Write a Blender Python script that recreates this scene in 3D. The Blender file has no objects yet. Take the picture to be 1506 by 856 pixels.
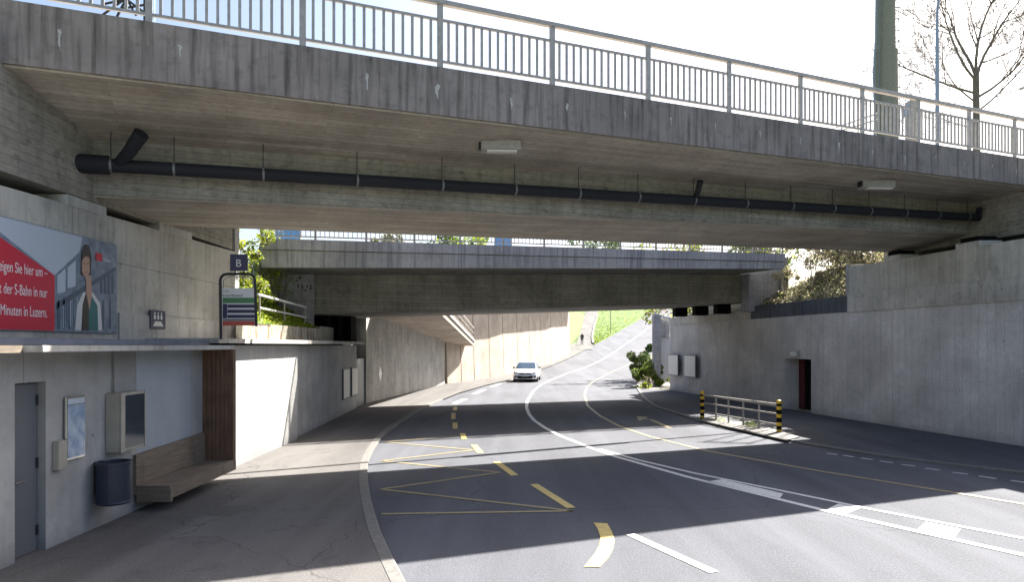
import bpy, bmesh, math, random
from mathutils import Vector, Matrix
random.seed(7)
C = bpy.data.collections.new('scene'); bpy.context.scene.collection.children.link(C)
S = bpy.context.scene
# ---------------------------------------------------------------- camera
F = 1004.0; CX = 753.0; HY = 508.0; EYE = 2.5
cam = bpy.data.cameras.new('camera'); co = bpy.data.objects.new('camera', cam); C.objects.link(co)
cam.sensor_width = 36; cam.lens = 36*F/1506; cam.shift_y = (HY-428)/1506
cam.clip_end = 3000; cam.clip_start = 0.05
co.location = (0, 0, EYE); co.rotation_euler = (math.pi/2, 0, 0)
S.camera = co
# ---------------------------------------------------------------- light
KX, KY = 0.70, 0.773
elev = math.atan(1/math.hypot(KX, KY)); azim = math.atan2(KX, KY)
w = bpy.data.worlds.new('World'); S.world = w; w.use_nodes = True
nt = w.node_tree; bg = nt.nodes['Background']
sk = nt.nodes.new('ShaderNodeTexSky'); sk.sky_type = 'NISHITA'; sk.sun_disc = False
sk.sun_elevation = elev; sk.sun_rotation = azim; sk.altitude = 400; sk.dust_density = 5.0; sk.air_density = 1.0; sk.ozone_density = 1.0
nt.links.new(sk.outputs[0], bg.inputs[0]); bg.inputs[1].default_value = 0.064
sd = bpy.data.lights.new('sun', 'SUN'); so = bpy.data.objects.new('sun', sd); C.objects.link(so)
sd.energy = 5.0; sd.angle = math.radians(0.53); sd.color = (1.0, 0.95, 0.87)
so.rotation_euler = Vector((KX, KY, 1)).to_track_quat('Z', 'Y').to_euler()
S.view_settings.view_transform = 'Standard'; S.view_settings.look = 'None'
S.view_settings.exposure = 2.08; S.view_settings.gamma = 1; S.view_settings.use_curve_mapping = False
S.render.resolution_x = 1024; S.render.resolution_y = 583
S.render.engine = 'CYCLES'
S.cycles.max_bounces = 6; S.cycles.diffuse_bounces = 4

# ---------------------------------------------------------------- geometry helpers
DV = Vector((0.9223, 0.3864, 0)); NV = Vector((-0.3864, 0.9223, 0))
def W(px, py, Y): return Vector(((px-CX)*Y/F, Y, EYE+(HY-py)*Y/F))
def G(px, py): return W(px, py, EYE*F/(py-HY))
def PP(px, py, p): return W(px, py, p/(0.9223-0.3864*(px-CX)/F))
def XX(px, py, X): return W(px, py, F*X/(px-CX))
def up(u, p, z=0): return DV*u+NV*p+Vector((0, 0, z))
def uof(P): return P.x*DV.x+P.y*DV.y
def zline(A, B):
    ua, ub = uof(A), uof(B)
    return lambda u: A.z+(B.z-A.z)*(u-ua)/(ub-ua)
def itp(tab, y):
    if y <= tab[0][0]:
        a, b = tab[0], tab[1]
    elif y >= tab[-1][0]:
        a, b = tab[-2], tab[-1]
    else:
        for a, b in zip(tab, tab[1:]):
            if a[0] <= y <= b[0]: break
    return a[1]+(b[1]-a[1])*(y-a[0])/(b[0]-a[0])

def wseg0(y0, y1, z0, z1, off, th): return [(WR(y0)+off, y0, z0), (WR(y1)+off, y1, z0), (WR(y1)+off+th, y1, z0), (WR(y0)+off+th, y0, z0)], (0, 0, z1-z0)
class MB:
    def __init__(s): s.v = []; s.f = []; s.m = []; s.mi = 0
    def add(s, vs, fs):
        o = len(s.v); s.v += [tuple(v) for v in vs]
        for f in fs: s.f.append(tuple(o+i for i in f)); s.m.append(s.mi)
        return s
    def face(s, pts): return s.add(pts, [tuple(range(len(pts)))])
    def box(s, x0, x1, y0, y1, z0, z1):
        return s.prism([(x0, y0, z0), (x1, y0, z0), (x1, y1, z0), (x0, y1, z0)], (0, 0, z1-z0))
    def prism(s, pts, off):
        pts = [Vector(p) for p in pts]; off = Vector(off); n = len(pts)
        nrm = Vector((0, 0, 0))
        for i in range(n): nrm += pts[i].cross(pts[(i+1) % n])
        if nrm.dot(off) < 0: pts.reverse()
        vs = pts+[p+off for p in pts]
        fs = [tuple(range(n-1, -1, -1)), tuple(range(n, 2*n))]
        fs += [(i, (i+1) % n, n+(i+1) % n, n+i) for i in range(n)]
        return s.add(vs, fs)
    def loft(s, rings, caps=True, closed=True):
        n = len(rings[0]); vs = [p for r in rings for p in r]; fs = []
        for k in range(len(rings)-1):
            for i in range(n if closed else n-1):
                j = (i+1) % n
                fs.append((k*n+i, k*n+j, (k+1)*n+j, (k+1)*n+i))
        if caps and closed:
            fs.append(tuple(range(n-1, -1, -1))); fs.append(tuple((len(rings)-1)*n+i for i in range(n)))
        return s.add(vs, fs)
    def tube(s, pts, r, n=8, caps=True):
        pts = [Vector(p) for p in pts]; rs = r if isinstance(r, (list, tuple)) else [r]*len(pts)
        rings = []; prev = None
        for i, p in enumerate(pts):
            d = (pts[min(i+1, len(pts)-1)]-pts[max(i-1, 0)]).normalized()
            a = d.orthogonal().normalized() if prev is None else (prev-d*prev.dot(d)).normalized()
            prev = a; b = d.cross(a)
            rings.append([p+(a*math.cos(2*math.pi*k/n)+b*math.sin(2*math.pi*k/n))*rs[i] for k in range(n)])
        return s.loft(rings, caps)
    def bar(s, A, B, wd, ht, side=None):
        A = Vector(A); B = Vector(B); d = (B-A).normalized()
        sd_ = Vector(side) if side else d.cross(Vector((0, 0, 1)))
        sd_ = (sd_-d*sd_.dot(d)).normalized(); u_ = sd_.cross(d).normalized()
        r = lambda P: [P+sd_*wd/2+u_*ht/2, P-sd_*wd/2+u_*ht/2, P-sd_*wd/2-u_*ht/2, P+sd_*wd/2-u_*ht/2]
        return s.loft([r(A), r(B)])

def root(name, label, cat, loc=(0, 0, 0), group=None, rz=0, kind=None):
    o = bpy.data.objects.new(name, None); C.objects.link(o); o.location = loc; o.rotation_euler = (0, 0, rz)
    o.empty_display_size = .2
    return tag(o, label, cat, group, kind)
def tag(o, label=None, cat=None, group=None, kind=None):
    if label: o['label'] = label
    if cat: o['category'] = cat
    if group: o['group'] = group
    if kind: o['kind'] = kind
    return o
def base_of(o):
    m = Matrix.Identity(4)
    while o is not None:
        m = Matrix.Translation(o.location) @ o.rotation_euler.to_matrix().to_4x4() @ m; o = o.parent
    return m
def obj(name, mb, mats, parent=None, smooth=False, local=False, uvrot=0, bevel=0):
    """one mesh object; vertices given in world space unless local"""
    me = bpy.data.meshes.new(name)
    bm = bmesh.new()
    if isinstance(mb, MB):
        vs = [bm.verts.new(v) for v in mb.v]
        for f, mi in zip(mb.f, mb.m):
            try:
                q = bm.faces.new([vs[i] for i in f]); q.material_index = mi
            except ValueError: pass
    else: bm = mb
    if bevel:
        bmesh.ops.remove_doubles(bm, verts=bm.verts, dist=1e-5)
        bmesh.ops.bevel(bm, geom=[e for e in bm.edges if e.is_manifold and e.calc_face_angle(0) > .6], offset=bevel, segments=2, affect='EDGES', clamp_overlap=True)
    if mb.v[0:1] if isinstance(mb, MB) else True:
        bmesh.ops.recalc_face_normals(bm, faces=bm.faces) if len(bm.faces) < 60000 and not getattr(mb, 'open_', False) else None
    bm.normal_update()
    uv = bm.loops.layers.uv.new('UVMap'); cr, sr = math.cos(uvrot), math.sin(uvrot)
    for f in bm.faces:
        n = f.normal
        if abs(n.z) > .6:
            for l in f.loops: x, y = l.vert.co.x, l.vert.co.y; l[uv].uv = (x*cr+y*sr, -x*sr+y*cr)
        else:
            t = Vector((-n.y, n.x, 0)); t = t.normalized() if t.length > 1e-6 else Vector((1, 0, 0))
            for l in f.loops: l[uv].uv = (l.vert.co.dot(t), l.vert.co.z)
        f.smooth = smooth
    if parent is not None and not local: bmesh.ops.transform(bm, matrix=base_of(parent).inverted(), verts=bm.verts)
    bm.to_mesh(me); bm.free()
    for m in (mats if isinstance(mats, (list, tuple)) else [mats]): me.materials.append(m)
    o = bpy.data.objects.new(name, me); C.objects.link(o)
    if parent is not None: o.parent = parent
    return o
def copy_tree(o, parent=None):
    c = o.copy(); C.objects.link(c)
    if parent: c.parent = parent
    for ch in [x for x in list(C.objects) if x.parent == o]: copy_tree(ch, c)
    return c

# ---------------------------------------------------------------- materials
def newmat(name, col, rough=.6, metal=0, spec=None):
    m = bpy.data.materials.new(name); m.use_nodes = True; b = m.node_tree.nodes['Principled BSDF']
    b.inputs['Base Color'].default_value = (*col, 1); b.inputs['Roughness'].default_value = rough; b.inputs['Metallic'].default_value = metal
    if spec is not None: b.inputs['Specular IOR Level'].default_value = spec
    return m
class NT:
    def __init__(s, m): s.t = m.node_tree; s.b = s.t.nodes['Principled BSDF']
    def n(s, typ, **kw):
        o = s.t.nodes.new(typ)
        for k, v in kw.items():
            if k in o.inputs: 
                if hasattr(v, 'links') or isinstance(v, bpy.types.NodeSocket): s.t.links.new(v, o.inputs[k])
                else: o.inputs[k].default_value = v
            else: setattr(o, k, v)
        return o
    def l(s, a, b): s.t.links.new(a, b)
    def mapping(s, src, sc):
        m = s.n('ShaderNodeMapping'); s.l(src, m.inputs[0]); m.inputs['Scale'].default_value = sc; return m.outputs[0]
    def noise(s, src, scale, detail=4, rough=.55):
        o = s.n('ShaderNodeTexNoise', Scale=scale, Detail=detail, Roughness=rough); s.l(src, o.inputs['Vector']); return o.outputs[0]
    def ramp(s, src, a, b, ca=0., cb=1.):
        o = s.n('ShaderNodeMapRange'); s.l(src, o.inputs[0])
        o.inputs[1].default_value = a; o.inputs[2].default_value = b; o.inputs[3].default_value = ca; o.inputs[4].default_value = cb; return o.outputs[0]
    def math(s, op, a, b):
        o = s.n('ShaderNodeMath', operation=op)
        for i, x in enumerate((a, b)):
            if isinstance(x, (int, float)): o.inputs[i].default_value = x
            else: s.l(x, o.inputs[i])
        return o.outputs[0]
    def mix(s, f, a, b, mode='MIX'):
        o = s.n('ShaderNodeMix', data_type='RGBA', blend_type=mode)
        if isinstance(f, (int, float)): o.inputs[0].default_value = f
        else: s.l(f, o.inputs[0])
        for i, x in ((6, a), (7, b)):
            if isinstance(x, tuple): o.inputs[i].default_value = (*x, 1) if len(x) == 3 else x
            else: s.l(x, o.inputs[i])
        return o.outputs[2]
    def bump(s, h, st, dist=.01):
        o = s.n('ShaderNodeBump', Strength=st, Distance=dist); s.l(h, o.inputs['Height']); s.l(o.outputs[0], s.b.inputs['Normal'])

def concrete(name, col, dark=None, blotch=.35, streak=.4, board=None, panel=None, rust=0, rough=.88, boardvar=.12, streakscale=3., splash=False):
    m = newmat(name, col, rough, spec=.3); t = NT(m)
    uv = t.n('ShaderNodeUVMap').outputs[0]
    dark = dark or tuple(c*.45 for c in col)
    lo = tuple(c*.78 for c in col); hi = tuple(min(1, c*1.18) for c in col)
    c = t.mix(t.ramp(t.noise(uv, .7, 6, .6), .35, .68), lo, hi)
    c = t.mix(t.ramp(t.noise(uv, 5., 5, .65), .52, .75, 0, blotch), c, dark)
    st = t.noise(t.mapping(uv, (streakscale, .22, 1)), 2.2, 5, .6)
    c = t.mix(t.ramp(st, .47, .72, 0, streak), c, dark)
    st2 = t.noise(t.mapping(uv, (streakscale*2.3, .35, 1)), 2.2, 3, .6)
    c = t.mix(t.ramp(st2, .58, .8, 0, streak*.55), c, hi)
    h = t.noise(uv, 30, 4)
    if board:
        b = t.n('ShaderNodeTexBrick', Scale=1.0); src = uv
        if board[0] == 'u':   # boards run vertically
            r = t.n('ShaderNodeMapping'); t.l(uv, r.inputs[0]); r.inputs['Rotation'].default_value = (0, 0, math.pi/2); src = r.outputs[0]
        t.l(src, b.inputs['Vector'])
        b.inputs['Row Height'].default_value = board[1]; b.inputs['Brick Width'].default_value = 3.1; b.inputs['Mortar Size'].default_value = .005
        b.inputs['Color1'].default_value = (1-boardvar,)*3+(1,); b.inputs['Color2'].default_value = (1+boardvar*.6,)*3+(1,); b.inputs['Mortar'].default_value = (.62, .6, .58, 1)
        c = t.mix(1., c, b.outputs[0], 'MULTIPLY')
        grain = t.noise(t.mapping(src, (.35, 1, 1)) if True else src, 22, 4)
        c = t.mix(t.ramp(grain, .4, .75, 0, .35), c, dark)
        h = t.math('ADD', h, t.math('MULTIPLY', grain, 1.2))
    if panel:
        b = t.n('ShaderNodeTexBrick', Scale=1.0); t.l(uv, b.inputs['Vector']); b.offset = 0
        b.inputs['Row Height'].default_value = panel[1]; b.inputs['Brick Width'].default_value = panel[0]; b.inputs['Mortar Size'].default_value = .008
        b.inputs['Color1'].default_value = (.95,)*3+(1,); b.inputs['Color2'].default_value = (1.05,)*3+(1,); b.inputs['Mortar'].default_value = (.6,)*3+(1,)
        c = t.mix(1., c, b.outputs[0], 'MULTIPLY')
    if rust:
        c = t.mix(t.ramp(t.noise(t.mapping(uv, (5, .5, 1)), 1.3, 5, .7), .46, .62, 0, rust), c, (.16, .09, .04))
    if panel:
        vo = t.n('ShaderNodeTexVoronoi', Scale=.77, Randomness=0.); t.l(uv, vo.inputs['Vector'])
        c = t.mix(t.ramp(vo.outputs['Distance'], .011, .017, .8, 0), c, tuple(x*.3 for x in dark))
        dm = t.noise(t.mapping(uv, (1.4, .3, 1)), .9, 6, .75)
        c = t.mix(t.ramp(dm, .56, .6, 0, .35), c, tuple(x*1.3 for x in dark))
    if splash:
        z = t.n('ShaderNodeSeparateXYZ'); t.l(uv, z.inputs[0])
        sp = t.math('SUBTRACT', z.outputs[1], t.math('MULTIPLY', t.noise(uv, 2.5, 6, .7), .55))
        c = t.mix(t.ramp(sp, -.25, .02, .65, 0), c, dark)
    t.l(c, t.b.inputs['Base Color']); t.bump(h, .35, .012)
    return m
def asphalt(name, col, speck=.35, patch=.25, rough=.9):
    m = newmat(name, col, rough, spec=.2); t = NT(m)
    g = t.n('ShaderNodeTexCoord').outputs['Object']
    lo = tuple(c*.8 for c in col); hi = tuple(c*1.2 for c in col)
    c = t.mix(t.ramp(t.noise(t.mapping(g, (1, .25, 1)), .5, 5), .35, .68), lo, hi)
    c = t.mix(t.ramp(t.noise(t.mapping(g, (1.6, .07, 1)), .9, 3), .45, .7, 0, .35), c, tuple(x*1.7 for x in col))
    fine = t.noise(g, 38, 3, .7)
    c = t.mix(t.ramp(fine, .5, .78, 0, speck), c, tuple(min(1, x*2.6) for x in col))
    c = t.mix(t.ramp(t.noise(g, 90, 2), .5, .8, 0, speck), c, tuple(x*.35 for x in col))
    c = t.mix(t.ramp(t.noise(g, 1.7, 6, .7), .56, .72, 0, patch), c, tuple(x*.55 for x in col))
    # bitumen-filled cracks with a shape of their own
    v = t.n('ShaderNodeTexVoronoi', feature='DISTANCE_TO_EDGE', Scale=.16)
    dist = t.n('ShaderNodeVectorMath', operation='ADD'); t.l(g, dist.inputs[0])
    nz = t.n('ShaderNodeTexNoise', Scale=1.2, Detail=5.); t.l(g, nz.inputs['Vector']); t.l(nz.outputs[1], dist.inputs[1]); t.l(dist.outputs[0], v.inputs['Vector'])
    c = t.mix(t.ramp(v.outputs['Distance'], .001, .0024, .5, 0), c, tuple(x*.35 for x in col))
    t.l(c, t.b.inputs['Base Color']); t.bump(fine, .5, .02)
    return m
def painted(name, col, rough=.6, wear=.35, under=(.10, .10, .105)):
    m = newmat(name, col, rough); t = NT(m); g = t.n('ShaderNodeTexCoord').outputs['Object']
    c = t.mix(t.ramp(t.noise(g, 14, 6, .75), .48, .66, 0, wear), col, under)
    c = t.mix(t.ramp(t.noise(g, 45, 3, .8), .55, .62, 0, wear*1.6), c, under)
    c = t.mix(t.ramp(t.noise(g, 1.1, 4, .7), .45, .7, 0, wear*.8), c, tuple(x*.6 for x in col))
    t.l(c, t.b.inputs['Base Color']); return m
def mottled(name, a, b, scale, rough=.8, lo=.35, hi=.65, bump=.2):
    m = newmat(name, a, rough); t = NT(m); g = t.n('ShaderNodeTexCoord').outputs['Object']
    n = t.noise(g, scale, 5, .6); t.l(t.mix(t.ramp(n, lo, hi), a, b), t.b.inputs['Base Color'])
    if bump: t.bump(n, bump, .01)
    return m
def wood(name, a, b, vertical=True):
    m = newmat(name, a, .75); t = NT(m); uv = t.n('ShaderNodeUVMap').outputs[0]
    n = t.noise(t.mapping(uv, (22, 1.2, 1) if vertical else (1.2, 22, 1)), 1.5, 6, .7)
    c = t.mix(t.ramp(n, .3, .7), a, b)
    n2 = t.noise(uv, 3, 4); c = t.mix(t.ramp(n2, .5, .75, 0, .5), c, tuple(x*.4 for x in b))
    t.l(c, t.b.inputs['Base Color']); t.bump(n, .3, .006); return m
def leafmat(name, col, tr=.35):
    m = newmat(name, col, .55, spec=.3); t = NT(m)
    oi = t.n('ShaderNodeTexCoord').outputs['Object']; n = t.noise(oi, 6, 2)
    c = t.mix(t.ramp(n, .35, .65), tuple(x*.65 for x in col), tuple(min(1, x*1.35) for x in col)); t.l(c, t.b.inputs['Base Color'])
    tl = t.n('ShaderNodeBsdfTranslucent'); t.l(c, tl.inputs[0]); mx = t.n('ShaderNodeMixShader'); mx.inputs[0].default_value = tr
    t.l(t.b.outputs[0], mx.inputs[1]); t.l(tl.outputs[0], mx.inputs[2]); out = [x for x in t.t.nodes if x.type == 'OUTPUT_MATERIAL'][0]; t.l(mx.outputs[0], out.inputs[0])
    return m

M = {}
M['fascia'] = concrete('fascia concrete', (.25, .225, .21), (.055, .049, .045), .5, .85, None, None, streakscale=4.5)
M['soffit'] = concrete('board marked soffit', (.42, .38, .32), (.14, .11, .08), .35, .05, ('v', .12), None, boardvar=.2)
M['web'] = concrete('web concrete', (.32, .30, .25), (.06, .06, .05), .6, .35, ('v', .12))
M['fascia2'] = concrete('second bridge edge beam', (.43, .425, .43), (.10, .11, .13), .3, .8, None, None, streakscale=5)
M['web2'] = concrete('second bridge girder', (.34, .325, .285), (.07, .07, .06), .5, .3, ('v', .12))
M['abut'] = concrete('abutment concrete', (.46, .445, .40), (.15, .15, .13), .35, .4, None, (2.6, 1.3))
M['wall'] = concrete('lower wall concrete', (.37, .37, .36), (.19, .19, .20), .3, .25, None, (3.9, 8), streakscale=3, splash=True)
M['wallR'] = concrete('right wall concrete', (.56, .545, .54), (.28, .275, .27), .25, .25, ('u', .25), (4.5, 8), boardvar=.035, splash=True)
M['ledge'] = concrete('ledge concrete', (.48, .465, .43), (.12, .12, .11), .4, .4, None, (3.2, 8))
M['stairwall'] = concrete('stained wall', (.46, .45, .42), (.14, .13, .12), .5, .5, ('u', .3), (4, 8), boardvar=.06)
M['retain'] = concrete('retaining wall concrete', (.42, .355, .295), (.30, .26, .22), .15, .25, None, (4.6, 20), streakscale=2)
M['moss'] = concrete('mossy concrete', (.50, .47, .40), (.10, .10, .03), .5, .9, None, None, rust=.95, streakscale=6)
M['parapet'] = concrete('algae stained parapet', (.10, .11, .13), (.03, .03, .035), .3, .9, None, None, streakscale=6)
M['wing'] = concrete('wing wall concrete', (.36, .36, .39), (.10, .10, .12), .4, .6, ('v', .3), boardvar=.05)
M['asphalt'] = asphalt('road asphalt', (.094, .098, .112), speck=.5, rough=.9)
M['walk'] = asphalt('pavement asphalt', (.118, .113, .110), .4, .55, rough=.88)
M['walkR'] = asphalt('right pavement asphalt', (.082, .086, .096), .35, .4, rough=.86)
M['kerb'] = mottled('granite kerb', (.17, .165, .155), (.12, .117, .11), 12)
M['ground'] = mottled('earth', (.16, .14, .10), (.10, .12, .05), 1.5)
M['grass'] = mottled('grass turf', (.045, .105, .004), (.09, .15, .010), 3., .9, .3, .7)
M['bank'] = mottled('bank earth', (.10, .09, .05), (.14, .13, .08), 4)
M['gravel'] = mottled('gravel', (.42, .38, .32), (.22, .2, .16), 4)
M['white'] = painted('white road paint', (.72, .72, .70), .6, .3)
M['whiteold'] = painted('old white road paint', (.5, .5, .52), .6, .4)
M['yellow'] = painted('yellow road paint', (.66, .50, .16), .6, .35)
M['yellowold'] = painted('worn yellow road paint', (.36, .29, .14), .6, .6)
M['galv'] = mottled('galvanised steel', (.42, .395, .365), (.32, .30, .28), 9, .5, bump=0); M['galv'].node_tree.nodes['Principled BSDF'].inputs['Metallic'].default_value = .35
M['pipe'] = newmat('black pipe', (.008, .009, .014), .75)
M['darksteel'] = newmat('dark steel', (.02, .02, .025), .5, .3)
M['clamp'] = newmat('steel clamp', (.2, .2, .2), .5, .6)
M['lamp'] = mottled('lamp housing', (.36, .35, .33), (.29, .28, .26), 12, .6, bump=0)
M['diff'] = newmat('lamp diffuser', (.62, .60, .55), .5)
M['red'] = newmat('poster red', (.50, .012, .04), .5)
M['psky'] = newmat('poster sky', (.42, .48, .55), .5)
M['ptrain'] = mottled('poster station picture', (.09, .13, .18), (.20, .25, .31), 6, .5, bump=0)
M['pdark'] = newmat('poster dark', (.05, .08, .12), .5)
M['pskin'] = newmat('poster skin', (.42, .25, .18), .5)
M['phair'] = newmat('poster hair', (.03, .022, .02), .5)
M['pteal'] = newmat('poster teal', (.01, .13, .13), .5)
M['ptext'] = newmat('poster lettering', (.75, .72, .72), .5)
M['blue'] = newmat('sign blue', (.006, .01, .06), .4)
M['skyblue'] = newmat('light blue paint', (.10, .24, .50), .5)
M['signwhite'] = newmat('sign white', (.60, .60, .58), .5)
M['green'] = newmat('sign green', (.05, .18, .07), .5)
M['grey'] = newmat('sign grey', (.08, .09, .11), .5)
M['signred'] = newmat('sign red', (.38, .06, .04), .5)
M['bin'] = newmat('litter bin blue grey', (.028, .035, .055), .42, .2)
M['wood'] = wood('weathered red brown boards', (.24, .13, .075), (.08, .045, .03))
M['woodgrey'] = wood('weathered grey seat timber', (.25, .20, .15), (.11, .09, .07), False)
M['door'] = newmat('grey steel door', (.12, .13, .145), .45, .1)
M['beige'] = mottled('beige metal casing', (.36, .34, .29), (.31, .29, .25), 6, .5, bump=0)
M['glass'] = newmat('display glass', (.04, .05, .06), .05)
M['chrome'] = newmat('chrome', (.6, .6, .6), .2, 1)
M['redoor'] = newmat('dark red door', (.09, .010, .015), .6)
M['black'] = newmat('black', (.006, .006, .006), .9, spec=.1)
M['notice'] = mottled('notice paper', (.78, .77, .72), (.66, .65, .62), 8, .6, bump=0)
M['postyellow'] = newmat('yellow post paint', (.62, .38, .02), .5)
M['carwhite'] = newmat('white car paint', (.80, .81, .82), .25); M['carwhite'].node_tree.nodes['Principled BSDF'].inputs['Coat Weight'].default_value = .6
M['carglass'] = newmat('car glass', (.06, .10, .15), .08)
M['rubber'] = newmat('tyre rubber', (.015, .015, .015), .8)
M['bark'] = mottled('bark', (.2, .185, .17), (.12, .108, .095), 10)
M['leafyg'] = leafmat('fresh yellow green leaf', (.36, .42, .04), .5)
M['leafg'] = leafmat('green leaf', (.11, .17, .035), .45)
M['leafd'] = leafmat('dark leaf', (.03, .06, .02))
M['leafbr'] = leafmat('dry brown leaf', (.27, .225, .15))
M['leafpale'] = leafmat('pale ivy leaf', (.46, .43, .24))
M['mast'] = mottled('lichened concrete mast', (.21, .215, .19), (.30, .295, .26), 9, .9, .5, .75)
M['polegrey'] = newmat('blue grey lamp pole', (.25, .31, .42), .5, .2)
M['cloth'] = newmat('dark clothes', (.015, .015, .02), .9)
M['skin'] = newmat('skin', (.45, .28, .2), .6)

# ---------------------------------------------------------------- terrain profile and road edges
def gsm(y):
    if y < 46: return 0.
    if y < 97: t = (y-46)/51; return 2.5*t**1.9
    return 2.5+.093*(y-97)+min(.024*(y-97), .0003*(y-97)**2) if y < 330 else gsm(329.9)+.05*(y-330)
ROWS = [-30, -14, -8, -4, -1]+[1+i for i in range(0, 50)]+[52+2*i for i in range(30)]+[116, 124, 132, 142, 152, 163, 175, 190, 220, 260, 330, 450, 700]
GT = [(y, gsm(y)) for y in ROWS]
def g(y): return itp(GT, y)
LEFT = [(-30, 16), (-4, 4.2), (0, 1.9), (3, .5), (5.5, -.55), (7.21, -1.149), (8.02, -1.42), (9.19, -1.795), (11.5, -2.41), (13.7, -2.91), (15.4, -3.19), (18.2, -3.48), (20.4, -3.56), (24.5, -3.55), (28.85, -3.33), (35, -2.75), (42, -1.6), (48, -.35), (56, 1.3), (70, 4.6), (84, 8.1), (97, 11.6), (130, 21.7), (163, 32.6), (220, 54), (330, 95)]
RIGHT = [(-30, 60), (5, 21.), (9, 15.2), (11, 12.3), (13.1, 9.86), (15.1, 8.27), (17.1, 7.32), (22, 6.14), (27.3, 5.7), (32.4, 6.16), (39.8, 7.26), (49.2, 9.0), (60, 11.4), (70, 13.8), (84, 17.2), (97, 20.6), (130, 30.7), (163, 41.6), (220, 63), (330, 104)]
def L(y): return itp(LEFT, y)
def R(y): return itp(RIGHT, y)
WALLR = [(-6, 17.6), (5, 15.0), (11, 13.55), (16.5, 12.38), (24.1, 10.85), (37.4, 8.65)]
def WR(y): return itp(WALLR, y)

def ribbon(mb, pts, wd, z=.008, step=1.0):
    """flat strip following pts [(x,y)] on the road"""
    P = [Vector((p[0], p[1], 0)) for p in pts]; Q = [P[0]]
    for a, b in zip(P, P[1:]):
        n = max(1, int((b-a).length/step))
        for k in range(1, n+1): Q.append(a.lerp(b, k/n))
    l, r = [], []
    for i, p in enumerate(Q):
        d = (Q[min(i+1, len(Q)-1)]-Q[max(i-1, 0)]).normalized(); s_ = Vector((-d.y, d.x, 0))*wd/2
        zz = g(p.y)+z
        l.append((p.x+s_.x, p.y+s_.y, zz)); r.append((p.x-s_.x, p.y-s_.y, zz))
    for i in range(len(Q)-1): mb.face([l[i], r[i], r[i+1], l[i+1]])
def strip_between(fa, fb, ys, dz=0., sub=1, za=0., zb=0.):
    mb = MB(); mb.open_ = True
    for y0, y1 in zip(ys, ys[1:]):
        for k in range(sub):
            a0, b0 = fa(y0), fb(y0); a1, b1 = fa(y1), fb(y1)
            q = [(a0+(b0-a0)*k/sub, y0), (a0+(b0-a0)*(k+1)/sub, y0), (a1+(b1-a1)*(k+1)/sub, y1), (a1+(b1-a1)*k/sub, y1)]
            mb.face([(x, y, g(y)+dz) for x, y in q])
    return mb
def st(name, mb, mat, **kw): return tag(obj(name, mb, mat, **kw), kind='structure')

# ---------------------------------------------------------------- setting: ground, road, pavements
gm = MB(); gm.open_ = True
xs = [-900, -300, -120, -60, -30, -15, 0, 15, 30, 60, 120, 300, 900]
for y0, y1 in zip([-400]+ROWS, ROWS+[1500]):
    for x0, x1 in zip(xs, xs[1:]):
        gm.face([(x0, y0, g(y0)-.06), (x1, y0, g(y0)-.06), (x1, y1, g(y1)-.06), (x0, y1, g(y1)-.06)])
st('ground', gm, M['grass'])
rows = [y for y in ROWS if -30 <= y <= 330]
road = st('road', strip_between(L, R, rows, 0), M['asphalt'])
# left pavement with raised kerb
KH = .05
def leftwall(y): return itp([(-30, -5.7), (17.9, -5.7), (26.9, -6.15), (28.9, -6.2), (43.3, -4.4), (45.5, -3.9), (85, 7.3), (97, 8.0), (163, 27)], y)
pvm = strip_between(lambda y: leftwall(y), lambda y: L(y)-.16, [y for y in rows if y <= 31], KH)
pv2 = strip_between(lambda y: leftwall(y), lambda y: L(y), [y for y in rows if 31 <= y <= 100], KH)
o_ = len(pvm.v); pvm.v += pv2.v; pvm.f += [tuple(i+o_ for i in f) for f in pv2.f]; pvm.m += pv2.m
st('pavement', pvm, M['walk'])
km = MB()
ky = [y for y in rows if -4 <= y <= 31]
for y0, y1 in zip(ky, ky[1:]):
    km.loft([[(L(y)-.16, y, g(y)-.05), (L(y), y, g(y)-.05), (L(y), y, g(y)+KH+.0), (L(y)-.02, y, g(y)+KH+.006), (L(y)-.16, y, g(y)+KH+.006)] for y in (y0, y1)], caps=False)
st('kerb', km, M['kerb'])
# right pavement
st('pavement', strip_between(lambda y: R(y)+.14, lambda y: max(R(y)+.2, WR(y)+.1), [y for y in ROWS if 4 <= y <= 38], KH), M['walkR'])
km = MB()
ky = [y for y in ROWS if 4 <= y <= 60]
for y0, y1 in zip(ky, ky[1:]):
    km.loft([[(R(y)+.14, y, g(y)-.05), (R(y), y, g(y)-.05), (R(y), y, g(y)+KH+.0), (R(y)+.02, y, g(y)+KH+.006), (R(y)+.14, y, g(y)+KH+.006)] for y in (y0, y1)], caps=False)
st('kerb', km, M['kerb'])
st('gravel_verge', strip_between(lambda y: R(y)+.14, lambda y: R(y)+4.5+(y-38)*.05, [y for y in ROWS if 38 <= y <= 163], -.01), M['gravel'])
# far path up the hill
PATHL = [(90, 8.6), (97, 9.2), (110, 10.6), (130, 13.1), (160, 17.0), (220, 25)]
PATHR = [(90, 10.6), (97, 11.5), (101, 11.8), (110, 12.8), (130, 15.5), (160, 19.9), (220, 28.4)]
st('path', strip_between(lambda y: itp(PATHL, y), lambda y: itp(PATHR, y), [y for y in ROWS if 90 <= y <= 220], .07), M['walk'])
km = MB()
for y0, y1 in zip([98, 101, 104, 110, 118, 130, 145], [101, 104, 110, 118, 130, 145, 160]):
    a = [itp(PATHR, y) for y in (y0, y1)]
    km.loft([[(x, y, g(y)), (x+.25, y, g(y)), (x+.25, y, g(y)+.28), (x, y, g(y)+.28)] for x, y in zip(a, (y0, y1))])
st('path_edging', km, M['kerb'])

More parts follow.
